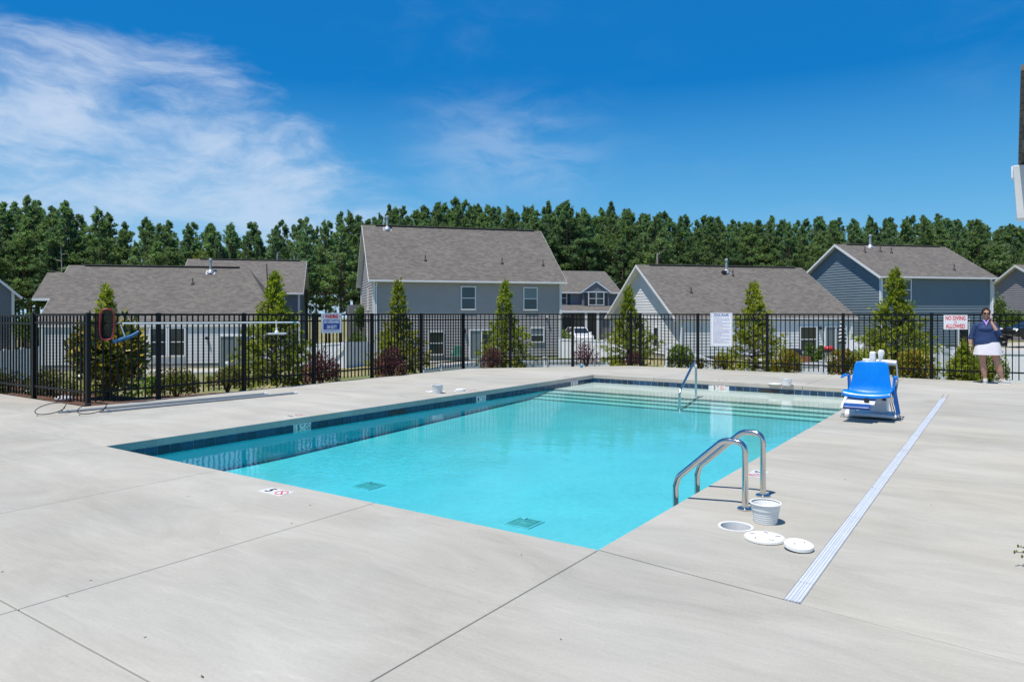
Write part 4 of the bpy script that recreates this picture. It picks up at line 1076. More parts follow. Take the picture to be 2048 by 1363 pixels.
# ladder: two bent rails with floor flanges, and rungs under water
b1, b2 = G(1490, 1018), G(1531, 992)
u1 = (uv_of(b1)[0], uv_of(b2)[0]); vb = LV + .485
lad = thing('pool_ladder', 'polished steel pool ladder rails arching over the pool edge near the bucket', 'pool ladder', UV(sum(u1) / 2, LV), -TH)
for uu in u1:
    y = uu - sum(u1) / 2; s0 = .485
    path = smoothpath([(s0, y, .0), (s0, y, .515), (s0 - .17, y, .515), (s0 - .535, y, .185), (s0 - .562, y, .10), (s0 - .562, y, -.36)], [.135, .12, .07, .05], 9)
    rl = round_tube('rail', path, .0235, M['steel'], lad, 16)
    k = MB(); k.lathe([(.060, .0), (.060, .009), (.050, .016), (.027, .018), (.026, .024)], 24, (s0, y, .001)); k.build('flange', M['steel'], lad, smooth=40)
for z in (-.24, -.33):
    k = MB(); k.box((-.085, 0, z), (.09, abs(u1[0] - u1[1]), .02)); k.build('rung', M['white_plastic'], lad)
rust = simple('rust_stain', (.40, .33, .24), .9, var=.15)
# handrail on the far steps
hb, ha = G(1392, 797, -.222), G(1359, 815.5, -.288)
hr = thing('step_handrail', 'single bent steel handrail standing in the water on the far steps', 'handrail', (0, 0, 0))
d = (ha - hb); d.z = 0; L = d.length; e = d.normalized()
def hp(s, z): return hb + e * s + ZA * (z - hb.z)
round_tube('rail', smoothpath([hp(0, -.23), hp(0, .50), hp(.20, .50), hp(L - .06, .06), hp(L, -.02), hp(L, -.31)], [.13, .13, .06, .06], 8), .024, M['steel'], hr)
for s, z in ((0, -.221), (L, -.2875)):
    k = MB(); k.lathe([(.055, 0), (.055, .01), (.027, .02)], 18, hp(s, z)); k.build('flange', M['steel'], hr, smooth=40)

# skimmer well, basket and lids by the ladder
wc = UV(SK[0], SK[1])
sw = thing('skimmer_well', 'open round skimmer well in the deck with a white rim, its lid off', 'skimmer well', wc, -TH)
k = MB(); k.lathe([(.104, -.012), (.104, .002), (.1215, .003), (.1215, -.001), (.117, -.002), (.117, -.02)], 32, caps=False); k.build('rim', M['white_plastic'], sw, smooth=30)
k = MB(); k.lathe([(.103, -.001), (.100, -.13), (.098, -.34)], 32); k.v = k.v; k.f = [f for f in k.f if len(f) == 4]; k.mi = k.mi[:len(k.f)]; k.build('well_wall', M['white_plastic'], sw, smooth=40)
k = MB(); k.lathe([(.099, -.17), (.0, -.17)], 24); k.build('well_water', M['dark'], sw)
def basket(label, pos, h, r1, r0, group='skimmer baskets and lids left on the deck'):
    t0 = thing('skimmer_basket', label, 'basket', pos, .4, group)
    k = MB(); pr = [(r0 * .98, .004), (r0, .0)]
    n = 6
    for i in range(n):
        z0, z1 = h * .62 * i / n, h * .62 * (i + .6) / n
        ra = r0 + (r1 - r0) * (z0 / h); rb = r0 + (r1 - r0) * (z1 / h); pr += [(ra + .002, z0 + .003), (rb + .002, z1), (rb - .001, z1 + .002)]
    pr += [(r1 * .965, h * .66), (r1 * .975, h * .78), (r1 * .985, h * .80), (r1 * .985, h * .90)]
    k.lathe([(0, .004)] + pr + [(r1 * .95, h * .9), (r0 * .95, .012), (0, .012)], 32); k.build('bowl', M['white_plastic'], t0, smooth=28)
    k = MB(); k.lathe([(r1 * .95, h * .9), (r1 * 1.06, h * .93), (r1 * 1.09, h * .97), (r1 * 1.06, h), (r1 * .96, h * .985)], 32); k.f = k.f[:4 * 32]; k.mi = k.mi[:len(k.f)]; k.build('rim', M['white_plastic'], t0, smooth=40)
    for i in range(18):
        a = 2 * pi * i / 18; zc = h * .34; rr = r0 + (r1 - r0) * .34 + .004
        k = MB(); k.beam((cos(a) * (rr - .014), sin(a) * (rr - .014), h * .08), (cos(a) * (rr + .002), sin(a) * (rr + .002), h * .58), .003, .003, (cos(a), sin(a), 0)); k.build('rib', M['white_plastic'], t0)
    return t0
basket('white ribbed skimmer basket standing beside the ladder flange', G(1531, 1044), .147, .102, .078)
def disc_lid(name, label, pos, r, h, kind, tilt=0., group='skimmer baskets and lids left on the deck'):
    t0 = thing(name, label, 'lid', pos, .3, group); t0.rotation_euler = (tilt, 0, .3)
    k = MB(); k.lathe([(0, .001), (r * .96, .001), (r, .005), (r, h - .006), (r * .985, h - .001), (r * .95, h)] + ([(0, h)] if kind == 'slots' else [(r * .90, h - .004), (r * .3, h - .003), (0, h - .003)]), 40); k.build('disc', M['white_plastic'], t0, smooth=30)
    if kind == 'slots':
        for i in range(48):
            a = 2 * pi * i / 48; k = MB(); k.box((cos(a) * (r + .001), sin(a) * (r + .001), h * .5), (.006, .005, h * .6), Matrix.Rotation(a, 3, 'Z')); k.build('grip', M['white_plastic'], t0)
        for i in range(10):
            a = 2 * pi * i / 10 + .2; q = r * (.52 + .16 * (i % 2)); k = MB()
            k.box((cos(a) * q, sin(a) * q, h + .001), (.034, .007, .006), Matrix.Rotation(a + (.9 if i % 3 else .2), 3, 'Z')); k.build('slot', M['grey_plastic'] if i % 2 else M['white_plastic'], t0)
        k = MB(); k.lathe([(r * .17, h - .001), (r * .16, h + .006), (r * .08, h + .008), (0, h + .006)], 18); k.build('hub', M['white_plastic'], t0, smooth=40)
    elif kind == 'knobs':
        for sx in (-.36, .46):
            for j in range(3):
                k = MB(); k.box((r * sx + .006 * (j - 1), r * (-.1 + .09 * j), h - .001), (.012, .006, .010), Matrix.Rotation(.5 * j, 3, 'Z')); k.build('tab', M['grey_plastic'] if j else M['white_plastic'], t0)
    return t0
disc_lid('skimmer_cover', 'white slotted skimmer collar lying between the open well and the plain lid', G(1529, 1078), .127, .022, 'slots')
disc_lid('skimmer_cover', 'plain white skimmer lid nearest the slot drain', G(1597, 1094, .012) - ZA * .0, .090, .026, 'knobs', .10)
pb_ = G(875, 786); basket('white skimmer basket on the far deck by the shaded pool edge', pb_, .165, .105, .083)
disc_lid('skimmer_cover', 'flat white lid leaning just left of the far skimmer basket', G(863, 784), .115, .022, 'slots')
disc_lid('skimmer_cover', 'white lid alone on the deck, right of the basket by the shaded edge', G(921, 781), .10, .035, 'knobs')
basket('white skimmer basket on the far deck beyond the steps', G(1573, 770), .15, .115, .09)
disc_lid('skimmer_cover', 'flat white lid beside the basket beyond the steps', G(1551, 768), .14, .022, 'slots')
for i, (px, py) in enumerate(((899, 782), (1599, 768))):
    q = G(px, py); t0 = thing('skimmer_collar', ('white skimmer rim set in the deck by the shaded edge', 'white skimmer rim set in the far deck')[i], 'skimmer rim', q)
    k = MB(); k.lathe([(.10, .001), (.10, .004), (.125, .004), (.125, .001)], 24, caps=False); k.build('ring', M['white_plastic'], t0, smooth=30)
# small blue float at the far deck edge
fl = thing('float_ball', 'small blue float lying at the foot of the far fence', 'float', G(1163, 734.5))
k = MB(); k.ball((0, 0, .05), .052, 14, 9); k.build('ball', simple('float_blue', (.10, .32, .50), .35), fl, smooth=60)
k = MB(); k.tube([(.04, 0, .05), (.10, .02, .03), (.13, .06, .012)], .012, 8); k.build('hose', M['white_plastic'], fl, smooth=50)

# two long poles with hook loops on the deck
gp = simple('pole_grey', (.36, .39, .41), .42, .35, var=.06)
for lab, a, b in (('long grey pole with wire loop, nearer the fence of the two on the deck', G(131, 825), G(533, 788.5)), ('long grey pole with wire loop, nearer the pool of the two on the deck', G(213, 824), G(592, 787))):
    t0 = thing('life_hook', lab, 'pole', (0, 0, 0), 0, 'hook poles lying on the deck'); r = .02; a = a + ZA * r; b = b + ZA * r
    k = MB(); k.tube([a, b], r, 12); k.build('shaft', gp, t0, smooth=50)
    e = (b - a).normalized(); k = MB(); k.tube([b - e * .05, b + e * .02], r * 1.12, 12); k.build('end_cap', M['white_plastic'], t0, smooth=50)
    k = MB(); k.tube([a - e * .10, a + e * .06], r * .8, 10); k.build('socket', M['galv'], t0, smooth=50)
    o_ = a - e * .06; w = Vector((1, 0, 0)); q = Vector((0, .95, .31)); cc = o_ + Vector((-.05, -.16, .055)); r_ = .215
    pts = [o_ + e * .03, o_]
    for i in range(27):
        th = .9 + 2 * pi * .90 * i / 26; f_ = 1 - .12 * i / 26
        pts.append(cc + w * (r_ * cos(th) * f_) + q * (r_ * sin(th) * f_) + ZA * .015)
    k = MB(); k.tube([p if p.z > .008 else Vector((p.x, p.y, .008)) for p in pts], .0065, 8); k.build('loop', M['dark'], t0, smooth=60)

# tools hung on the fence
def on_fence(px, py, off=.06, v=VF):
    """point on the left fence line (towards the pool by off) that the photo shows at px,py"""
    dx = (px - 1024) / F; q = UV(0, v + off)
    u = (dx * q.y - q.x) / (U.x - dx * U.y); p = q + U * u; p.z = CH - (py - HY) / F * p.y; return p
pa, pb2 = on_fence(236, 646.5), on_fence(598, 644.5)
tp = thing('pool_pole', 'long white telescopic pole hung level along the fence', 'pole', (0, 0, 0))
k = MB(); k.tube([pa, pa.lerp(pb2, .955)], .0165, 12); k.build('shaft', simple('pole_white', (.62, .70, .70), .35), tp, smooth=50)
k = MB(); k.tube([pa.lerp(pb2, .955), pa.lerp(pb2, .98)], .0185, 12); k.build('grip', simple('grip_teal', (.05, .32, .34), .4), tp, smooth=50)
k = MB(); k.tube([pa.lerp(pb2, .98), pb2], .016, 12); k.build('tip', M['white_plastic'], tp, smooth=50)
for f_ in (.22, .74):
    q = pa.lerp(pb2, f_); k = MB(); k.box(q - V * .03 + ZA * .0, (.03, .07, .05), Matrix.Rotation(-TH, 3, 'Z')); k.build('hanger', M['black_metal'], tp)
nc = on_fence(214, 648.5, .09)
sk = thing('skimmer_net', 'red framed skimmer net with a dark mesh bag hung on the corner of the fence', 'skimmer net', nc, 0)
ex = U * .86 + V * .5; ex.normalize()
ring = []
for i in range(28):
    a = 2 * pi * i / 28; c_, s_ = cos(a), sin(a)
    ring.append(ex * (.105 * math.copysign(abs(c_) ** .6, c_)) + ZA * (.255 * math.copysign(abs(s_) ** .62, s_)) + V * .015 * s_)
k = MB(); k.tube(ring, .0135, 8, closed=True); k.build('frame', simple('net_red', (.25, .02, .035), .4), sk, smooth=60)
netm, t_, b_, o_ = newmat('net_mesh'); tcx = t_.new('ShaderNodeTexCoord').outputs['Object']
w1 = t_.new('ShaderNodeTexNoise'); t_.l.new(tcx, w1.inputs['Vector']); w1.inputs['Scale'].default_value = 30
t_.l.new(t_.mix(w1.outputs[0], (.016, .02, .018), (.05, .05, .04)), b_.inputs['Base Color']); b_.inputs['Roughness'].default_value = .9
trn = t_.new('ShaderNodeBsdfTransparent'); mx = t_.new('ShaderNodeMixShader'); mx.inputs[0].default_value = .9
t_.l.new(trn.outputs[0], mx.inputs[1]); t_.l.new(b_.outputs[0], mx.inputs[2]); t_.l.new(mx.outputs[0], o_.inputs[0])
k = MB(); lay = []
for j in range(5):
    f_ = j / 4; lay.append([p * (1 - .30 * f_ * f_) - V * (.10 * f_) - ex * .07 * f_ - ZA * .05 * f_ for p in ring])
vs = [p for l in lay for p in l]; n = 28
k.add(vs, [(j * n + i, j * n + (i + 1) % n, (j + 1) * n + (i + 1) % n, (j + 1) * n + i) for j in range(4) for i in range(n)] + [[4 * n + i for i in range(n)]]); k.build('net_bag', netm, sk, smooth=60)
k = MB(); k.tube([ex * .10 + ZA * .0, ex * .22 + ZA * .02], .014, 8); k.build('socket', M['dark'], sk, smooth=50)
br = thing('pool_brush', 'blue curved pool brush hanging under the left end of the white pole', 'brush', (0, 0, 0))
bp = [on_fence(px, py, .085) for px, py in ((226, 681), (238, 678.5), (251, 674), (265, 669), (277, 662))]
k = MB(); k.tube(bp, .017, 8); k.build('brush_back', simple('brush_blue', (.09, .26, .50), .4), br, smooth=60)
k = MB()
for i in range(4):
    for j in range(5): q = bp[i].lerp(bp[i + 1], j / 5); k.beam(q - ZA * .01, q - ZA * .045 + V * .01, .012, .012, V)
tag(k.build('bristles', simple('bristle_blue', (.05, .16, .36), .7), br), kind='stuff')
k = MB(); k.tube([on_fence(241, 648, .08), on_fence(245, 660, .085), on_fence(250, 673, .085)], .012, 8); k.build('bracket', M['white_plastic'], br, smooth=50)
vh = thing('vacuum_head', 'white vacuum head hanging from the white pole in front of the broad conifer', 'vacuum head', (0, 0, 0))
k = MB(); q = on_fence(553, 667, .09); k.box(q, (.41, .11, .035), Matrix.Rotation(pi / 2 - TH, 3, 'Z')); k.build('plate', M['cover_white'], vh, bevel=.012)
k = MB(); k.lathe([(.045, .0), (.045, .03), (.022, .05), (.022, .10)], 14, q + ZA * .017); k.build('swivel', M['white_plastic'], vh, smooth=40)
k = MB(); k.tube([q + ZA * .10, on_fence(552, 640, .09)], .012, 8); k.build('handle', M['white_plastic'], vh, smooth=50)

# ------------------------------------------------------------------ signs on the fence
def sign_frame(c, ex, nz):
    ey = ZA; return Matrix.Translation(c) @ Matrix((ex, ey, nz)).transposed().to_4x4()
def plate(par, fr, w, h, m, name='plate', z=0., th=.006, cx=0., cy=0.):
    k = MB(); k.prism([fr @ Vector((cx + a * w / 2, cy + b * h / 2, z + th)) for a, b in ((-1, -1), (1, -1), (1, 1), (-1, 1))], (fr.to_3x3() @ Vector((0, 0, -th)))); return k.build(name, m, par)
def T(x, y, z=.0065): return Matrix.Translation((x, y, z))
def dashes(par, fr, rows, m, seed, name='fine_print', z=.0068):
    """unreadably small print: word-long strokes"""
    rr = random.Random(seed); k = MB()
    for y, x0, x1, h in rows:
        x = x0
        while x < x1:
            w = min(rr.uniform(.012, .045), x1 - x)
            k.poly([fr @ Vector(p) for p in ((x, y, z), (x + w, y, z), (x + w, y + h, z), (x, y + h, z))]); x += w + .009
    return tag(k.build(name, m, par), kind='stuff')
# warning sign on the left fence
c = on_fence(663, 645.5, .045); fr_ = sign_frame(c, U, V)
ws = thing('warning_sign', 'square white, red and blue sign reading warning no lifeguard on duty', 'sign')
w = .60; h = .44
w = (on_fence(683, 645, .045) - on_fence(643, 645, .045)).length
plate(ws, fr_, w, h, M['sign_white'])
text_obj('WARNING', .125, M['sign_red'], ws, fr_ @ T(0, h * .32), bold=.006, width=w * .66)
for s in (-1, 1):
    k = MB(); circle_mark(k, fr_ @ Vector((s * w * .41, h * .32, .0068)), h * .055, h * .018, fr_.to_3x3() @ Vector((1, 0, 0)), ZA, fr_.to_3x3() @ Vector((0, 0, .0002))); k.build('symbol', M['sign_red'], ws)
plate(ws, fr_, w * .82, h * .50, M['sign_blue'], 'blue_panel', .0062, .002, 0, -h * .08)
text_obj('NO LIFEGUARD', .10, M['sign_white'], ws, fr_ @ T(0, h * .055, .0088), bold=.004, width=w * .76)
text_obj('ON DUTY', .105, M['sign_white'], ws, fr_ @ T(0, -h * .21, .0088), bold=.004, width=w * .50)
dashes(ws, fr_, [(-h * .39, -w * .42, w * .42, .012), (-h * .44, -w * .40, w * .40, .010)], M['ink_blue'], 3)
# far fence: helper along v
def on_far(px, py, off=.045):
    dx = (px - 1024) / F; q = UV(UF - off, 0); v = (dx * q.y - q.x) / (V.x - dx * V.y); p = q + V * v; p.z = CH - (py - HY) / F * p.y; return p
c = on_far(1442.5, 659); fr_ = sign_frame(c, V, -U)
w = (on_far(1464.5, 659) - on_far(1420.5, 659)).length; h = on_far(1442.5, 625.5).z - on_far(1442.5, 692.5).z
pr_ = thing('pool_rules_sign', 'tall white sign headed pool rules, wired to the fence behind the step handrail', 'sign')
plate(pr_, fr_, w, h, M['sign_white'])
k = MB()
for a, b in (((-1, -1), (1, -1)), ((1, -1), (1, 1)), ((1, 1), (-1, 1)), ((-1, 1), (-1, -1))):
    p, q = Vector((a[0] * w * .465, a[1] * h * .475, .0062)), Vector((b[0] * w * .465, b[1] * h * .475, .0062)); k.beam(fr_ @ p, fr_ @ q, .006, .0012, fr_.to_3x3() @ Vector((0, 0, 1)))
k.beam(fr_ @ Vector((-w * .46, h * .405, .0062)), fr_ @ Vector((w * .46, h * .405, .0062)), .006, .0012, fr_.to_3x3() @ Vector((0, 0, 1)))
tag(k.build('border', M['ink_blue'], pr_), kind='stuff')
text_obj('POOL RULES', .07, M['ink_blue'], pr_, fr_ @ T(0, h * .437), bold=.0025, width=w * .66)
rows = []; y = h * .365
for ln, x1 in enumerate((.0, .36, .40, .40, .02, .42, .40, .10, .38, .40, .06, .42, .36, .38, .40, .05, .38, .40, .0, .38, .41, .12, .40, .36)):
    rows.append((y, -w * .36, w * x1, .011)); y -= h * .0335
dashes(pr_, fr_, rows, M['ink_blue'], 8)
c = on_far(1911, 644); fr_ = sign_frame(c, V, -U)
w = (on_far(1935.5, 644) - on_far(1887.5, 644)).length; h = on_far(1911, 630).z - on_far(1911, 658.5).z
nd = thing('no_diving_sign', 'white sign with red capitals reading no diving allowed', 'sign')
plate(nd, fr_, w, h, M['sign_white'])
text_obj('NO DIVING', .13, M['sign_red'], nd, fr_ @ T(0, h * .27), bold=.004, width=w * .84)
text_obj('ALLOWED', .13, M['sign_red'], nd, fr_ @ T(0, -h * .29), bold=.004, width=w * .82)
k = MB(); circle_mark(k, fr_ @ Vector((0, 0, .0068)), h * .085, h * .018, V, ZA, -U * .0002); k.build('symbol', M['sign_red'], nd)

# ------------------------------------------------------------------ pool lift
base = G(1742, 836); PLR = atan2(-U.y, -U.x) + pi / 2
pl = thing('pool_lift', 'white pool lift with a bright blue seat standing at the pool corner', 'pool lift', base, -TH)
# local frame: x = V (photo right), y = U (away), seat faces -y
cw = M['cover_white']
k = MB(); k.prism([(-.30, -.13, .03), (.34, -.13, .03), (.34, .34, .03), (-.22, .34, .03)], (0, 0, .05)); k.build('base_plate', cw, pl, bevel=.02)
k = MB(); k.prism([(-.33, -.16, .05), (-.20, -.16, .05), (-.16, .0, .32), (-.24, .02, .36), (-.30, -.05, .20)], (0, .10, 0)); k.build('base_arm', cw, pl, bevel=.015)
k = MB(); k.prism([(-.02, .02, .08), (.20, .02, .08), (.21, .02, .62), (.0, .02, .62)], (0, .24, 0)); k.build('mast', cw, pl, bevel=.02)
k = MB(); k.box((.085, .012, .36), (.085, .02, .30)); k.build('mast_panel', M['white_plastic'], pl, bevel=.006)
k = MB()
for i in range(5): k.box((.17, .010, .28 + .05 * i), (.045, .012, .032))
tag(k.build('print', M['dark'], pl), kind='stuff')
k = MB(); k.tube([(.0, .15, .55), (.0, .17, .70), (.0, .17, .80)], .055, 14); k.build('column', cw, pl, smooth=50)
for x in (-.36, .26): k = MB(); k.lathe([(.035, 0), (.035, .02), (.022, .024), (.022, .06)], 12, (x, .22 if x > 0 else -.1, .0)); k.build('foot', M['galv'], pl, smooth=40)
def sheet(rows, th, name, m, par, nrm=None):
    """smooth moulded sheet through rows of points, with thickness"""
    k = MB(); n = len(rows[0]); vs = [Vector(p) for r_ in rows for p in r_]
    k.add(vs, [(j * n + i, j * n + i + 1, (j + 1) * n + i + 1, (j + 1) * n + i) for j in range(len(rows) - 1) for i in range(n - 1)])
    o = k.build(name, m, par, smooth=70); s = o.modifiers.new('thick', 'SOLIDIFY'); s.thickness = th; s.offset = 0
    u_ = o.modifiers.new('round', 'SUBSURF'); u_.levels = u_.render_levels = 2; return o
# seat pan
rows = []
for j, (y, z) in enumerate(((-.47, .325), (-.455, .375), (-.40, .400), (-.28, .38), (-.14, .375), (-.04, .39), (.0, .43))):
    rows.append([(x * (1.04 if j < 3 else .98), y + .02 * abs(x) * 2, z + .035 * (abs(x) / .30) ** 3) for x in (-.295, -.272, -.15, 0, .15, .272, .295)])
sheet(rows, .03, 'seat', M['blue_plastic'], pl)
rows = []
for z, y, hw in ((.38, -.06, .285), (.45, -.015, .275), (.55, .005, .252), (.65, .03, .238), (.75, .055, .226), (.805, .072, .214), (.82, .085, .198)):
    rows.append([(x * hw, y - .035 * abs(x) ** 3, z - .012 * (abs(x) ** 4)) for x in (-1, -.93, -.5, 0, .5, .93, 1)])
sheet(rows, .028, 'backrest', M['blue_plastic'], pl)
for s in (-1, 1):
    k = MB(); k.prism([(s * .305, -.02, .39), (s * .315, .0, .605), (s * .315, .05, .615), (s * .305, .10, .41)], (-s * .035, 0, 0)); k.build('arm_support', M['blue_plastic'], pl, bevel=.008)
    k = MB(); k.tube(smoothpath([(s * .325, .06, .68), (s * .345, -.08, .705), (s * .36, -.30 if s < 0 else -.18, .665)], .08, 5), [.022] * 3 + [.026] * 5, 10, flat=.75) if False else k.tube([(s * .30, .06, .60), (s * .315, -.04, .618), (s * .33, -.16 if s < 0 else -.10, .615), (s * .34, -.27 if s < 0 else -.15, .595)], [.020, .023, .023, .018], 12, flat=.8); k.build('armrest', M['blue_plastic'], pl, smooth=60)
# footrest
k = MB(); k.box((-.095, -.60, .225), (.34, .10, .045), Matrix.Rotation(R(28), 3, 'X')); k.build('footrest', M['dark_blue'], pl, bevel=.012)
k = MB(); k.tube(smoothpath([(-.25, -.40, .36), (-.275, -.56, .25), (-.28, -.63, .19)], .05), .02, 10); k.build('foot_bracket', M['white_plastic'], pl, smooth=50)
k = MB(); k.prism([(-.25, -.30, .345), (.12, -.30, .345), (.12, -.56, .27), (-.25, -.56, .27)], (0, 0, -.02)); k.build('seat_frame', cw, pl, bevel=.006)
k = MB(); k.lathe([(.035, -.012), (.035, .012)], 14); o = k.build('pivot_knob', M['dark'], pl, (.02, -.53, .31), smooth=40); o.rotation_euler = (pi / 2, 0, 0)
# controls behind the backrest
k = MB(); k.box((.0, .16, .86), (.08, .09, .19)); k.build('battery_case', M['white_plastic'], pl, bevel=.02)
k = MB(); k.box((-.08, .15, .82), (.10, .08, .06)); k.build('control_box', M['white_plastic'], pl, bevel=.012)
k = MB(); k.tube([(.10, .15, .80), (.105, .15, .87), (.115, .14, .95), (.12, .14, .985)], [.030, .032, .046, .028], 12, flat=.6); k.build('actuator_handle', M['white_plastic'], pl, smooth=60)
k = MB(); k.tube([(.05, .17, .81), (.31, .15, .80)], .036, 12); k.build('cross_arm', M['white_plastic'], pl, smooth=50)
k = MB(); k.beam((.30, -.03, .42), (.36, -.10, .10), .055, .008, (0, -1, 0)); k.build('seat_strap', M['dark_blue'], pl)
for i in range(3):
    k = MB(); k.tube([(.25 + .02 * i, .05, .42), (.24 + .025 * i, .02, .25), (.27 + .03 * i, .0, .12), (.30 + .05 * i, -.05, .03)], .006, 6); k.build('cable', M['grey_plastic'], pl, smooth=60)
k = MB(); k.tube([(.31, .06, .38), (.33, .10, .55), (.315, .12, .78)], .012, 8); k.build('side_bar', M['galv'], pl, smooth=60)

# weed at the frame's right border, rooted beside the pool house
wd = thing('weed', 'thin weed with brown buds leaning in beside the pool house corner', 'weed', G(2085, 1128))
wr = random.Random(4)
for i, (px, py) in enumerate(((2036, 1091), (2029, 1103), (2044, 1112), (2058, 1085))):
    tip = P(px, py, wd.location.y - .05) - wd.location; k = MB(); mid = tip * .5 + ZA * .03
    k.tube([(0, 0, -.02), mid, tip], [.004, .003, .0015], 5); k.build('stalk', M['twig'], wd)
    k = MB(); k.ball(tip, (.0055, .0055, .011), 8, 5); k.build('bud', M['boxwood'], wd, smooth=60)
    k = MB()
    for j in range(6):
        q = mid.lerp(tip, .1 + .15 * j); dd = Vector((wr.uniform(-1, 1), wr.uniform(-1, 1), .4)).normalized() * .022; sd = dd.cross(ZA).normalized() * .006
        k.poly([q, q + dd * .5 + sd, q + dd, q + dd * .5 - sd])
    tag(k.build('leaves', M['leafy'], wd), kind='stuff')

# ------------------------------------------------------------------ the woman by the fence
def remesh(o, voxel, smooth=4, subd=0):
    m = o.modifiers.new('one_surface', 'REMESH'); m.mode = 'VOXEL'; m.voxel_size = voxel; m.use_smooth_shade = True
    s = o.modifiers.new('soft', 'SMOOTH'); s.factor = .5; s.iterations = smooth; return o
skin, t_, b_, o_ = newmat('skin'); n_ = t_.noise(t_.new('ShaderNodeTexCoord').outputs['Object'], 9, 4)
t_.l.new(t_.mix(t_.ramp(n_, .3, .7), (.40, .215, .15), (.48, .275, .195)), b_.inputs['Base Color']); b_.inputs['Roughness'].default_value = .55
b_.inputs['Subsurface Weight'].default_value = .08; b_.inputs['Subsurface Radius'].default_value = (.012, .005, .003)
navy = simple('navy_knit', (.012, .038, .125), .75, var=.22, scale=14, bump=.25, bscale=18)
lilac = simple('lilac_shirt', (.36, .24, .62), .8)
skirt_m = simple('white_skirt', (.72, .70, .76), .8, var=.05, bump=.15, bscale=12)
shoe_m = simple('grey_sneaker', (.42, .43, .44), .7, var=.15, scale=25)
sole_m = simple('white_sole', (.74, .74, .72), .6)
hair_m = simple('dark_brown_hair', (.022, .013, .009), .6, var=.4, scale=30, bump=.4, bscale=40, spec=.15)
pw = G(1971, 766.5)
person = thing('person', 'woman in navy pullover and white skirt holding a phone to her ear by the fence', 'person', pw, R(-29))
# local frame: x to the photo's right, -y towards the camera, z up; standing height 1.62
k = MB()
def limb(pts, rad, n=12): k.tube([Vector(p) for p in pts], rad, n)
hipz = .86
# legs (left of photo = her right)
rl = [(-.075, .0, hipz), (-.058, -.005, .66), (-.048, -.015, .46), (-.030, .012, .30), (-.008, .02, .13), (-.004, .01, .055)]
limb(rl, [.098, .086, .058, .066, .038, .040])
ll = [(.115, .0, hipz), (.178, -.01, .64), (.212, -.018, .46), (.250, .01, .30), (.292, .02, .13), (.300, .01, .055)]
limb(ll, [.100, .092, .062, .068, .038, .040])
for x, a in ((-.004, -.1), (.310, .95)): k.ball((x + sin(a) * .05, -.045 * cos(a), .035), (.04, .10, .034), 12, 8, Matrix.Rotation(a, 3, 'Z'))
# trunk
k.lathe([(.10, .74), (.185, .80), (.19, .90), (.165, 1.05), (.165, 1.18), (.14, 1.28), (.055, 1.345)], 20, (.02, .005, 0), ay=.66)
k.ball((0, .0, 1.27), (.165, .078, .070), 16, 10)
limb([(0, .015, 1.31), (.004, .0, 1.40), (.006, -.012, 1.45)], [.058, .050, .05])
# arms: her right hangs, her left is raised to the ear
ra = [(-.150, .005, 1.272), (-.200, .01, 1.16), (-.250, .01, 1.02), (-.268, -.01, .92), (-.280, -.035, .80)]
limb(ra, [.058, .052, .044, .040, .027])
la = [(.150, .005, 1.272), (.20, -.02, 1.16), (.245, -.06, 1.045), (.185, -.10, 1.15), (.118, -.085, 1.285), (.098, -.07, 1.345)]
limb(la[:3], [.058, .052, .046]); limb(la[2:], [.046, .042, .030, .026])
def hand(o, d, side, palm_n, curl, sc=1.):
    """palm with four fingers of different lengths and a thumb from its side"""
    d = Vector(d).normalized(); side = Vector(side); side = (side - d * side.dot(d)).normalized(); nn = Vector(palm_n); nn = (nn - d * nn.dot(d) - side * nn.dot(side)).normalized()
    o = Vector(o); m = Matrix((side, d, nn)).transposed()
    k.ball(o + d * .045 * sc, (.038 * sc, .05 * sc, .017 * sc), 12, 8, m)
    for i, (x, ln) in enumerate(((-.028, .066), (-.0095, .077), (.0095, .074), (.027, .060))):
        p0 = o + d * .075 * sc + side * x * sc; p1 = p0 + (d * cos(curl) + nn * sin(curl)) * ln * .5 * sc; p2 = p1 + (d * cos(curl * 2.1) + nn * sin(curl * 2.1)) * ln * .5 * sc
        limb([p0 - d * .02, p0, p1, p2], [.0095 * sc, .0098 * sc, .009 * sc, .0075 * sc], 8)
    t0 = o + d * .015 * sc - side * .03 * sc; t1 = t0 + (d * .7 - side * .6).normalized() * .035 * sc; t2 = t1 + (d * .8 + nn * .6 - side * .1).normalized() * .032 * sc
    limb([t0, t1, t2], [.014 * sc, .0115 * sc, .009 * sc], 8)
hand((-.281, -.04, .785), (-.02, -.12, -1), (.15, -1, 0), (1, .1, 0), .35)
hand((.097, -.070, 1.355), (-.08, .05, 1), (.25, -1, 0), (-1, -.1, 0), .55)
# head with face
hc = Vector((.008, -.022, 1.515)); hr_ = Matrix.Rotation(R(4), 3, 'Z') @ Matrix.Rotation(R(8), 3, 'X')
def hd(x, y, z): return hc + hr_ @ Vector((x, y, z))
k.ball(hd(0, .012, .025), (.071, .088, .083), 20, 14, hr_)
k.ball(hd(0, -.018, -.035), (.058, .066, .066), 18, 12, hr_)
k.ball(hd(0, -.055, -.078), (.026, .022, .020), 12, 8, hr_)
k.tube([hd(0, -.080, .022), hd(0, -.092, .0), hd(0, -.103, -.016)], [.008, .010, .0125], 8); k.ball(hd(0, -.094, -.020), (.018, .012, .009), 10, 6, hr_)
for s in (-1, 1):
    k.ball(hd(s * .074, .012, -.006), (.009, .018, .030), 10, 8, hr_)
    k.ball(hd(s * .034, -.072, -.016), (.022, .016, .018), 10, 6, hr_)
    k.ball(hd(s * .030, -.076, .030), (.022, .010, .008), 10, 6, hr_)
k.ball(hd(0, -.084, -.046), (.024, .010, .0065), 10, 6, hr_); k.ball(hd(0, -.082, -.056), (.021, .010, .007), 10, 6, hr_)
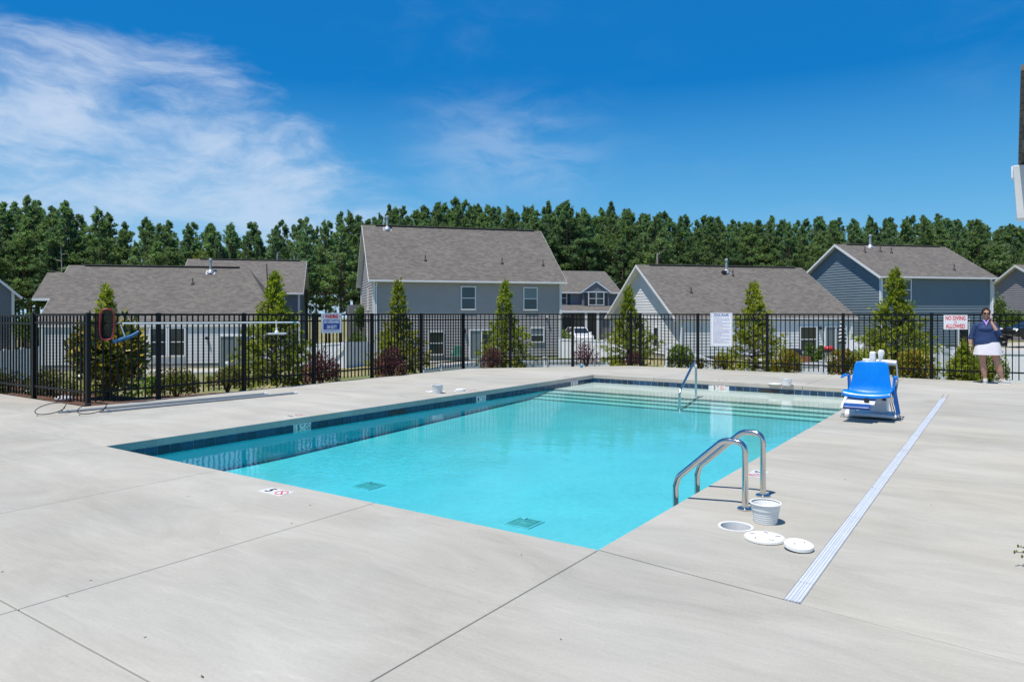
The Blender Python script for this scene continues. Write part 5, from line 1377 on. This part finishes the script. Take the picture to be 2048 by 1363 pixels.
remesh(k.build('body', skin, person, smooth=80), .0065, 3)
k = MB(); k.ball(hd(0, -.0905, -.0505), (.021, .006, .006), 12, 6, hr_); k.build('lips', simple('lips', (.36, .10, .09), .4), person, smooth=60)
# hair drawn back, with a low tail
k = MB(); k.ball(hd(0, .024, .040), (.079, .090, .080), 22, 14, hr_); k.ball(hd(0, .075, -.01), (.062, .040, .070), 14, 10, hr_)
for s in (-1, 1): k.tube([hd(s * .066, -.035, .065), hd(s * .076, -.015, .02), hd(s * .072, .03, -.03)], [.016, .017, .014], 8)
k.tube([hd(0, .10, .0), hd(0, .125, -.06), hd(.01, .115, -.15)], [.03, .032, .012], 10)
o = remesh(k.build('hair', hair_m, person, smooth=80), .008, 2)
k = MB()
for s in (-1, 1):
    k.ball(hd(s * .034, -.0845, .014), (.031, .012, .022), 14, 8, hr_ @ Matrix.Rotation(-s * .22, 3, 'Z'))
    k.tube([hd(s * .062, -.072, .020), hd(s * .079, -.02, .018), hd(s * .078, .02, .012)], .0035, 6)
k.tube([hd(-.012, -.093, .018), hd(.012, -.093, .018)], .004, 6)
tag(k.build('sunglasses', simple('sunglass_lens', (.012, .006, .006), .12), person, smooth=60))
# clothes
k = MB()
k.lathe([(.19, .835), (.236, .845), (.232, .92), (.215, 1.03), (.200, 1.14), (.188, 1.24), (.135, 1.31), (.07, 1.36)], 26, (.022, .004, 0), ay=.66)
k.ball((.01, -.068, 1.18), (.15, .085, .080), 14, 8); k.ball((0, .0, 1.272), (.182, .094, .078), 18, 10)
limb([(-.150, .005, 1.272), (-.200, .01, 1.16), (-.250, .01, 1.03), (-.262, -.005, .955)], [.070, .064, .058, .055])
limb([(.150, .005, 1.272), (.20, -.02, 1.16), (.245, -.06, 1.045)], [.070, .064, .060]); limb([(.245, -.06, 1.045), (.205, -.088, 1.11), (.178, -.100, 1.165)], [.060, .056, .052])
k.tube([(-.05, -.02, 1.37), (0, .055, 1.385), (.055, -.02, 1.37)], [.02, .024, .02], 8)
jk = remesh(k.build('pullover', navy, person, smooth=80), .010, 4)
k = MB(); k.prism([(-.032, -.112, 1.335), (.036, -.112, 1.335), (.004, -.150, 1.245)], (0, .035, 0)); k.tube([(-.04, -.07, 1.375), (-.02, -.10, 1.34), (.004, -.135, 1.27)], [.012, .016, .008], 8); k.tube([(.05, -.07, 1.375), (.03, -.10, 1.34), (.004, -.135, 1.27)], [.012, .016, .008], 8)
k.build('shirt_collar', lilac, person, smooth=50)
k = MB(); prof = [(.178, .90), (.192, .84), (.205, .78), (.218, .70), (.228, .625), (.222, .622), (.20, .70)]
vs = []; n = 40
for r_, z in prof:
    for i in range(n):
        a = 2 * pi * i / n; w = 1 + (.022 * sin(a * 9 + z * 6) + .012 * sin(a * 5)) * (.90 - z) * 4
        vs.append((.045 + r_ * cos(a) * w * 1.19, -.002 + r_ * sin(a) * w * .80, z))
k.add(vs, [(j * n + i, j * n + (i + 1) % n, (j + 1) * n + (i + 1) % n, (j + 1) * n + i) for j in range(len(prof) - 1) for i in range(n)]); k.build('skirt', skirt_m, person, smooth=60)
for x, y, a in ((-.006, -.03, -.1), (.318, -.03, 1.0)):
    m = Matrix.Rotation(a, 3, 'Z'); c = Vector((x, y, 0))
    k = MB(); k.ball(c + m @ Vector((0, -.035, .048)), (.046, .118, .040), 16, 10, m); k.ball(c + m @ Vector((0, .045, .062)), (.042, .055, .048), 14, 8, m); k.tube([c + m @ Vector((0, .035, .07)), c + m @ Vector((0, .035, .105))], [.047, .044], 12)
    sh = remesh(k.build('sneaker', shoe_m, person, smooth=80), .008, 3)
    k = MB(); pts = [c + m @ Vector((.046 * cos(2 * pi * i / 20) * (1.05 if sin(2 * pi * i / 20) < 0 else .92), -.022 + .128 * sin(2 * pi * i / 20), 0)) for i in range(20)]; k.prism(pts, (0, 0, .026)); k.build('sole', sole_m, sh, bevel=.006)
k = MB(); k.lathe([(.030, 0), (.031, .006), (.030, .012)], 16, (-.2795, -.034, .812)); k.build('bracelet', M['white_plastic'], person, smooth=40)
ph_ = thing('phone', 'phone held to the ear of the woman by the fence', 'phone', pw + Matrix.Rotation(R(-29), 3, 'Z') @ Vector((.086, -.055, 1.475)), R(-23))
k = MB(); k.box((0, 0, 0), (.010, .072, .150), Matrix.Rotation(R(8), 3, 'Y') @ Matrix.Rotation(R(-18), 3, 'X')); k.build('case', simple('phone_white', (.68, .66, .68), .3), ph_, bevel=.004)

# ------------------------------------------------------------------ vehicles beyond the fence
def car(name, label, loc, rz, paint, prof, cab, Wd=1.84, wheelx=(.82, 3.55), wr=.34, group=None):
    """x from the nose backwards; prof: lower body outline (x,z); cab: greenhouse outline (x,z)"""
    t0 = thing(name, label, 'car', loc, rz, group); hw = Wd / 2
    def loft(outline, ws, nm, m, bev=.05):
        k = MB(); n = len(outline); vs = []
        for w_, ins in ws: vs += [(x + (ins if x < 2.3 else -ins), w_, z) for x, z in outline]
        k.add(vs, [(j * n + i, j * n + (i + 1) % n, (j + 1) * n + (i + 1) % n, (j + 1) * n + i) for j in range(len(ws) - 1) for i in range(n)] + [list(range(n))[::-1], [(len(ws) - 1) * n + i for i in range(n)]])
        o = k.build(nm, m, t0, smooth=35, bevel=bev); return o
    loft(prof, [(-hw, .10), (-hw + .10, .0), (hw - .10, .0), (hw, .10)], 'body', paint)
    L = prof; ct = [(x, z) for x, z in cab]
    k = MB(); n = len(ct); ti = .20; z0 = min(z for x, z in ct); z1 = max(z for x, z in ct)
    def yy(z): return hw - .06 - ti * (z - z0) / (z1 - z0)
    vs = [(x, -yy(z), z) for x, z in ct] + [(x, yy(z), z) for x, z in ct]
    k.add(vs, [(i, (i + 1) % n, n + (i + 1) % n, n + i) for i in range(n)] + [list(range(n))[::-1], [n + i for i in range(n)]]); k.build('cabin', paint, t0, smooth=30, bevel=.04)
    # glass panels, a little proud
    lo = z0 + .10; hi = z1 - .09
    def xat(z, front):
        """where the cabin outline crosses height z at its front or back"""
        pts = ct if front else ct[::-1]
        for (xa, za), (xb, zb) in zip(pts[:-1], pts[1:]):
            if min(za, zb) <= z <= max(za, zb) and za != zb: return xa + (xb - xa) * (z - za) / (zb - za)
        return pts[0][0]
    fx0, fx1 = xat(lo, True), xat(hi, True); bx0, bx1 = xat(lo, False), xat(hi, False)
    for nm, xa, xb, s in (('windscreen', fx0, fx1, -1), ('rear_window', bx0, bx1, 1)):
        k = MB(); k.poly([(xa + s * .03, -yy(lo) + .12, lo), (xa + s * .03, yy(lo) - .12, lo), (xb + s * .03, yy(hi) - .10, hi), (xb + s * .03, -yy(hi) + .10, hi)]); k.build(nm, M['glass'], t0)
    mid = (fx1 + bx1) / 2
    for s in (-1, 1):
        for a0, a1, c0, c1 in ((fx0 + .22, mid - .05, fx1 + .14, mid - .05), (mid + .05, bx0 - .25, mid + .05, bx1 - .15)):
            k = MB(); k.poly([(a0, s * (yy(lo) + .012), lo), (a1, s * (yy(lo) + .012), lo), (c1, s * (yy(hi) + .012), hi), (c0, s * (yy(hi) + .012), hi)]); k.build('side_window', M['glass'], t0)
        k = MB(); k.ball((fx0 + .30, s * (hw + .06), lo + .02), (.07, .11, .08), 10, 8); k.build('mirror', paint, t0, smooth=60)
        k = MB(); k.ball((prof[0][0] + .13, s * (hw - .30), .72), (.14, .22, .09), 12, 8); k.build('headlight', simple('headlight', (.6, .62, .65), .1) if 'headlight' not in bpy.data.materials else bpy.data.materials['headlight'], t0, smooth=60)
        for x in wheelx:
            k = MB(); k.tube([(x, s * (hw - .20), wr), (x, s * (hw + .01), wr)], wr, 24); o = k.build('wheel', M['dark'], t0, smooth=40)
            k = MB(); k.tube([(x, s * (hw + .005), wr), (x, s * (hw + .02), wr)], wr * .62, 18); k.build('rim', M['galv'], o, smooth=40)
    k = MB(); k.box((prof[0][0] + .04, 0, .62), (.06, 1.0, .16)); k.build('grille', M['dark'], t0)
    return t0
wpaint = simple('white_car_paint', (.74, .75, .76), .2, var=.03, coat=.6); bpaint = simple('black_car_paint', (.010, .010, .012), .28, var=.1, coat=.2)
c0 = P(1157, 690, 69); c0.z = gz(c0.x) + .12
rzc = atan2(.985, -.17)
car('parked_car', 'white car parked between the grey house and the white gable', c0 + Vector((.4, -2.2, 0)), rzc, wpaint,
    [(0, .38), (-.02, .70), (.12, .92), (.95, 1.05), (4.45, 1.10), (4.62, .95), (4.60, .40), (4.3, .28), (.3, .28)], [(.98, 1.02), (1.75, 1.60), (2.1, 1.68), (3.9, 1.66), (4.35, 1.45), (4.55, 1.06)])
c1 = P(2012, 676, 50)
car('parked_car', 'black car parked in the drive behind the woman', Vector((c1.x, c1.y, c1.z - .1)), R(6), bpaint,
    [(0, .36), (-.02, .62), (.15, .80), (1.15, .92), (4.1, .96), (4.55, .92), (4.62, .60), (4.55, .36), (4.3, .26), (.3, .26)], [(1.1, .90), (1.95, 1.36), (2.5, 1.44), (3.2, 1.40), (4.0, .95)], 1.8)
dv = tag(bpy.data.objects.new('driveway', None), kind='structure'); C.objects.link(dv)
for a, b in (((1090, 1250), (56, 72)), ((1960, 2150), (44, 57))):
    k = MB(); q = []
    for px, y in ((a[0], b[0]), (a[1], b[0]), (a[1], b[1]), (a[0], b[1])): x = (px - 1024) / F * y; q.append(Vector((x, y, gz(x) + (.06 if a[0] < 1500 else .25))))
    k.prism(q, (0, 0, -.6)); k.build('concrete_slab', M['deck'], dv)

# ------------------------------------------------------------------ things in the yards
def yard(px, py, y): p = P(px, py, y); return p
um = thing('garden_umbrella', 'closed garden umbrella with black and white stripes beside the fence post', 'umbrella', yard(1685, 722, 38))
k = MB(); k.tube([(0, 0, 0), (0, 0, 2.4)], .022, 8); k.build('pole', M['black_metal'], um, smooth=50)
zs = np.linspace(.95, 2.35, 15); um_w, um_b = M['sign_white'], M['ink']
for i in range(14):
    def rr_(z): f_ = (2.35 - z) / 1.4; return .03 + .17 * f_ ** .7 - (.05 * (f_ - .8) / .2 if f_ > .8 else 0)
    k = MB(); vs = []
    for z in (zs[i], zs[i + 1]):
        for j in range(16): a = 2 * pi * j / 16; w = rr_(z) * (1 + .22 * (j % 2)); vs.append((cos(a + z) * w, sin(a + z) * w, z + .03 * cos(a * 2)))
    k.add(vs, [(j, (j + 1) % 16, 16 + (j + 1) % 16, 16 + j) for j in range(16)]); k.build('stripe', um_w if i % 2 else um_b, um, smooth=50)
ch = thing('patio_chair', 'teal patio chair beside the patio door of the grey house', 'chair', yard(914, 722, 45), R(200))
teal = simple('teal_plastic', (.16, .52, .46), .5)
for i in range(5): k = MB(); k.beam((-.24 + .12 * i, .24, .38), (-.24 + .12 * i, .42, 1.02 - .03 * abs(i - 2)), .10, .025, (0, -1, .3)); k.build('back_slat', teal, ch)
for i in range(4): k = MB(); k.box((0, -.24 + .14 * i, .40 - .02 * i), (.56, .12, .025)); k.build('seat_slat', teal, ch)
for s in (-1, 1):
    k = MB(); k.box((s * .33, -.02, .60), (.10, .62, .025)); k.build('armrest', teal, ch)
    k = MB(); k.box((s * .30, -.26, .30), (.04, .08, .6)); k.build('leg', teal, ch); k = MB(); k.box((s * .30, .24, .30), (.04, .08, .6)); k.build('leg', teal, ch)
gr = thing('barbecue_grill', 'red lidded grill on a stand next to the striped umbrella', 'grill', yard(1658, 727, 39))
k = MB(); k.ball((0, 0, .82), (.30, .24, .17), 16, 10); k.build('hood', simple('grill_red', (.40, .03, .03), .3), gr, smooth=60)
k = MB(); k.box((0, 0, .70), (.62, .42, .12)); k.build('firebox', M['dark'], gr, bevel=.02)
for x in (-.26, .26):
    for y in (-.16, .16): k = MB(); k.box((x, y, .34), (.04, .04, .68)); k.build('leg', M['galv'], gr)
k = MB(); k.box((.52, 0, .72), (.40, .36, .03)); k.build('side_shelf', M['galv'], gr)
ac = thing('air_conditioner', 'dark air conditioning box against the wall of the pale bungalow', 'air conditioner', yard(1588, 722, 44.5))
k = MB(); k.box((0, 0, .38), (.75, .75, .76)); k.build('casing', M['shutter'], ac, bevel=.03)
for i in range(6): k = MB(); k.box((0, -.385, .12 + .10 * i), (.66, .02, .05)); k.build('louvre', M['dark'], ac)
k = MB(); k.lathe([(.30, .77), (.30, .79), (0, .80)], 18); k.build('fan_guard', M['black_metal'], ac)
pb3 = thing('planter', 'long brown wooden planter in front of the pale bungalow', 'planter', yard(1605, 727, 40))
for i in range(4): k = MB(); k.box((0, -.2, .06 + .11 * i), (.72, .03, .10)); k.build('plank', simple('reddish_wood', (.30, .13, .08), .8) if 'reddish_wood' not in bpy.data.materials else bpy.data.materials['reddish_wood'], pb3)
k = MB(); k.box((0, 0, .20), (.68, .36, .38)); k.build('soil_box', M['mulch'], pb3)
bn = thing('trash_bin', 'black wheeled trash bin behind the hip of the woman', 'trash bin', yard(2002, 703, 52))
k = MB(); k.prism([(-.24, -.28, .06), (.24, -.28, .06), (.29, -.34, 1.0), (-.29, -.34, 1.0)], (0, .6, 0)); k.build('body', M['dark'], bn, bevel=.02)
k = MB(); k.prism([(-.31, -.37, 1.0), (.31, -.37, 1.0), (.31, .33, 1.0), (-.31, .33, 1.0)], (0, 0, .07)); k.build('lid', M['dark'], bn, bevel=.02)
for s in (-1, 1): k = MB(); k.tube([(s * .25, .30, .11), (s * .30, .30, .11)], .11, 14); k.build('wheel', M['dark'], bn, smooth=40)
k = MB(); rr = random.Random(2)
for i in range(5): k.box((-.10 + .06 * i, -.342 - .0, .70 + .012 * i), (.04, .006, .07), Matrix.Rotation(.25, 3, 'Y'))
tag(k.build('print', M['white_trim'], bn), kind='stuff')
tb = thing('spray_bottle', 'green and white spray bottle on the step of the low house', 'bottle', yard(455, 747, 43.5))
k = MB(); k.lathe([(.14, 0), (.15, .3), (.12, .42), (.05, .5)], 12); k.build('body', simple('bottle_green', (.03, .30, .06), .4), tb, smooth=50)
k = MB(); k.lathe([(.05, .5), (.05, .6), (.12, .62), (.12, .74), (0, .76)], 12); k.build('head', M['white_plastic'], tb, smooth=40)
for px, y, lab in ((128, 12.9, 'pale flat stone in the mulch at the fence corner'), (66, 14.0, 'small pale stone near the left fence post')):
    q = Vector(((px - 1024) / F * y, y, -.06)); k = MB(); k.ball((0, 0, .04), (.16, .12, .06), 12, 7); o = k.build('stone', simple('pale_stone', (.5, .51, .53), .8, var=.2), None, q, smooth=60); tag(o, lab, 'stone')
ps = thing('patio', 'x', 'x') if 0 else None
pt = tag(bpy.data.objects.new('patio', None), kind='structure'); C.objects.link(pt)
for px0, px1, y0, y1, dz in ((285, 470, 41, 44.2, .10), (860, 1010, 45, 48.5, .05), (1480, 1690, 40.5, 47.5, .05)):
    k = MB(); q = []
    for px, y in ((px0, y0), (px1, y0), (px1, y1), (px0, y1)): x = (px - 1024) / F * y; q.append(Vector((x, y, gz(x) + dz)))
    k.prism(q, (0, 0, -.3)); k.build('patio_slab', M['deck'], pt)

# a few dry bits blown onto the deck
k = MB(); rr = random.Random(21)
spots = [G(182, 1160), G(134, 1192), G(290, 1274), G(405, 1353), G(1700, 1055), G(1745, 974), G(1690, 958), G(620, 1010)]
for i in range(46):
    spots.append(UV(rr.uniform(-3.2, 13), rr.choice((rr.uniform(-3.5, -.2), rr.uniform(6.6, 10.5)))) if i % 3 else UV(rr.uniform(-4, -.3), rr.uniform(-3, 9)))
for i, q in enumerate(spots):
    a = rr.uniform(0, 6.3); l = rr.uniform(.005, .014) * (1.3 if i < 8 else 1); d = Vector((cos(a), sin(a), .25)) * l; e = Vector((-sin(a), cos(a), .1)) * l * .4; q = q + ZA * .002
    k.poly([q - d * .9 + ZA * .002, q + e, q + d, q - e])
tag(k.build('leaf_litter', M['twig']), kind='stuff')
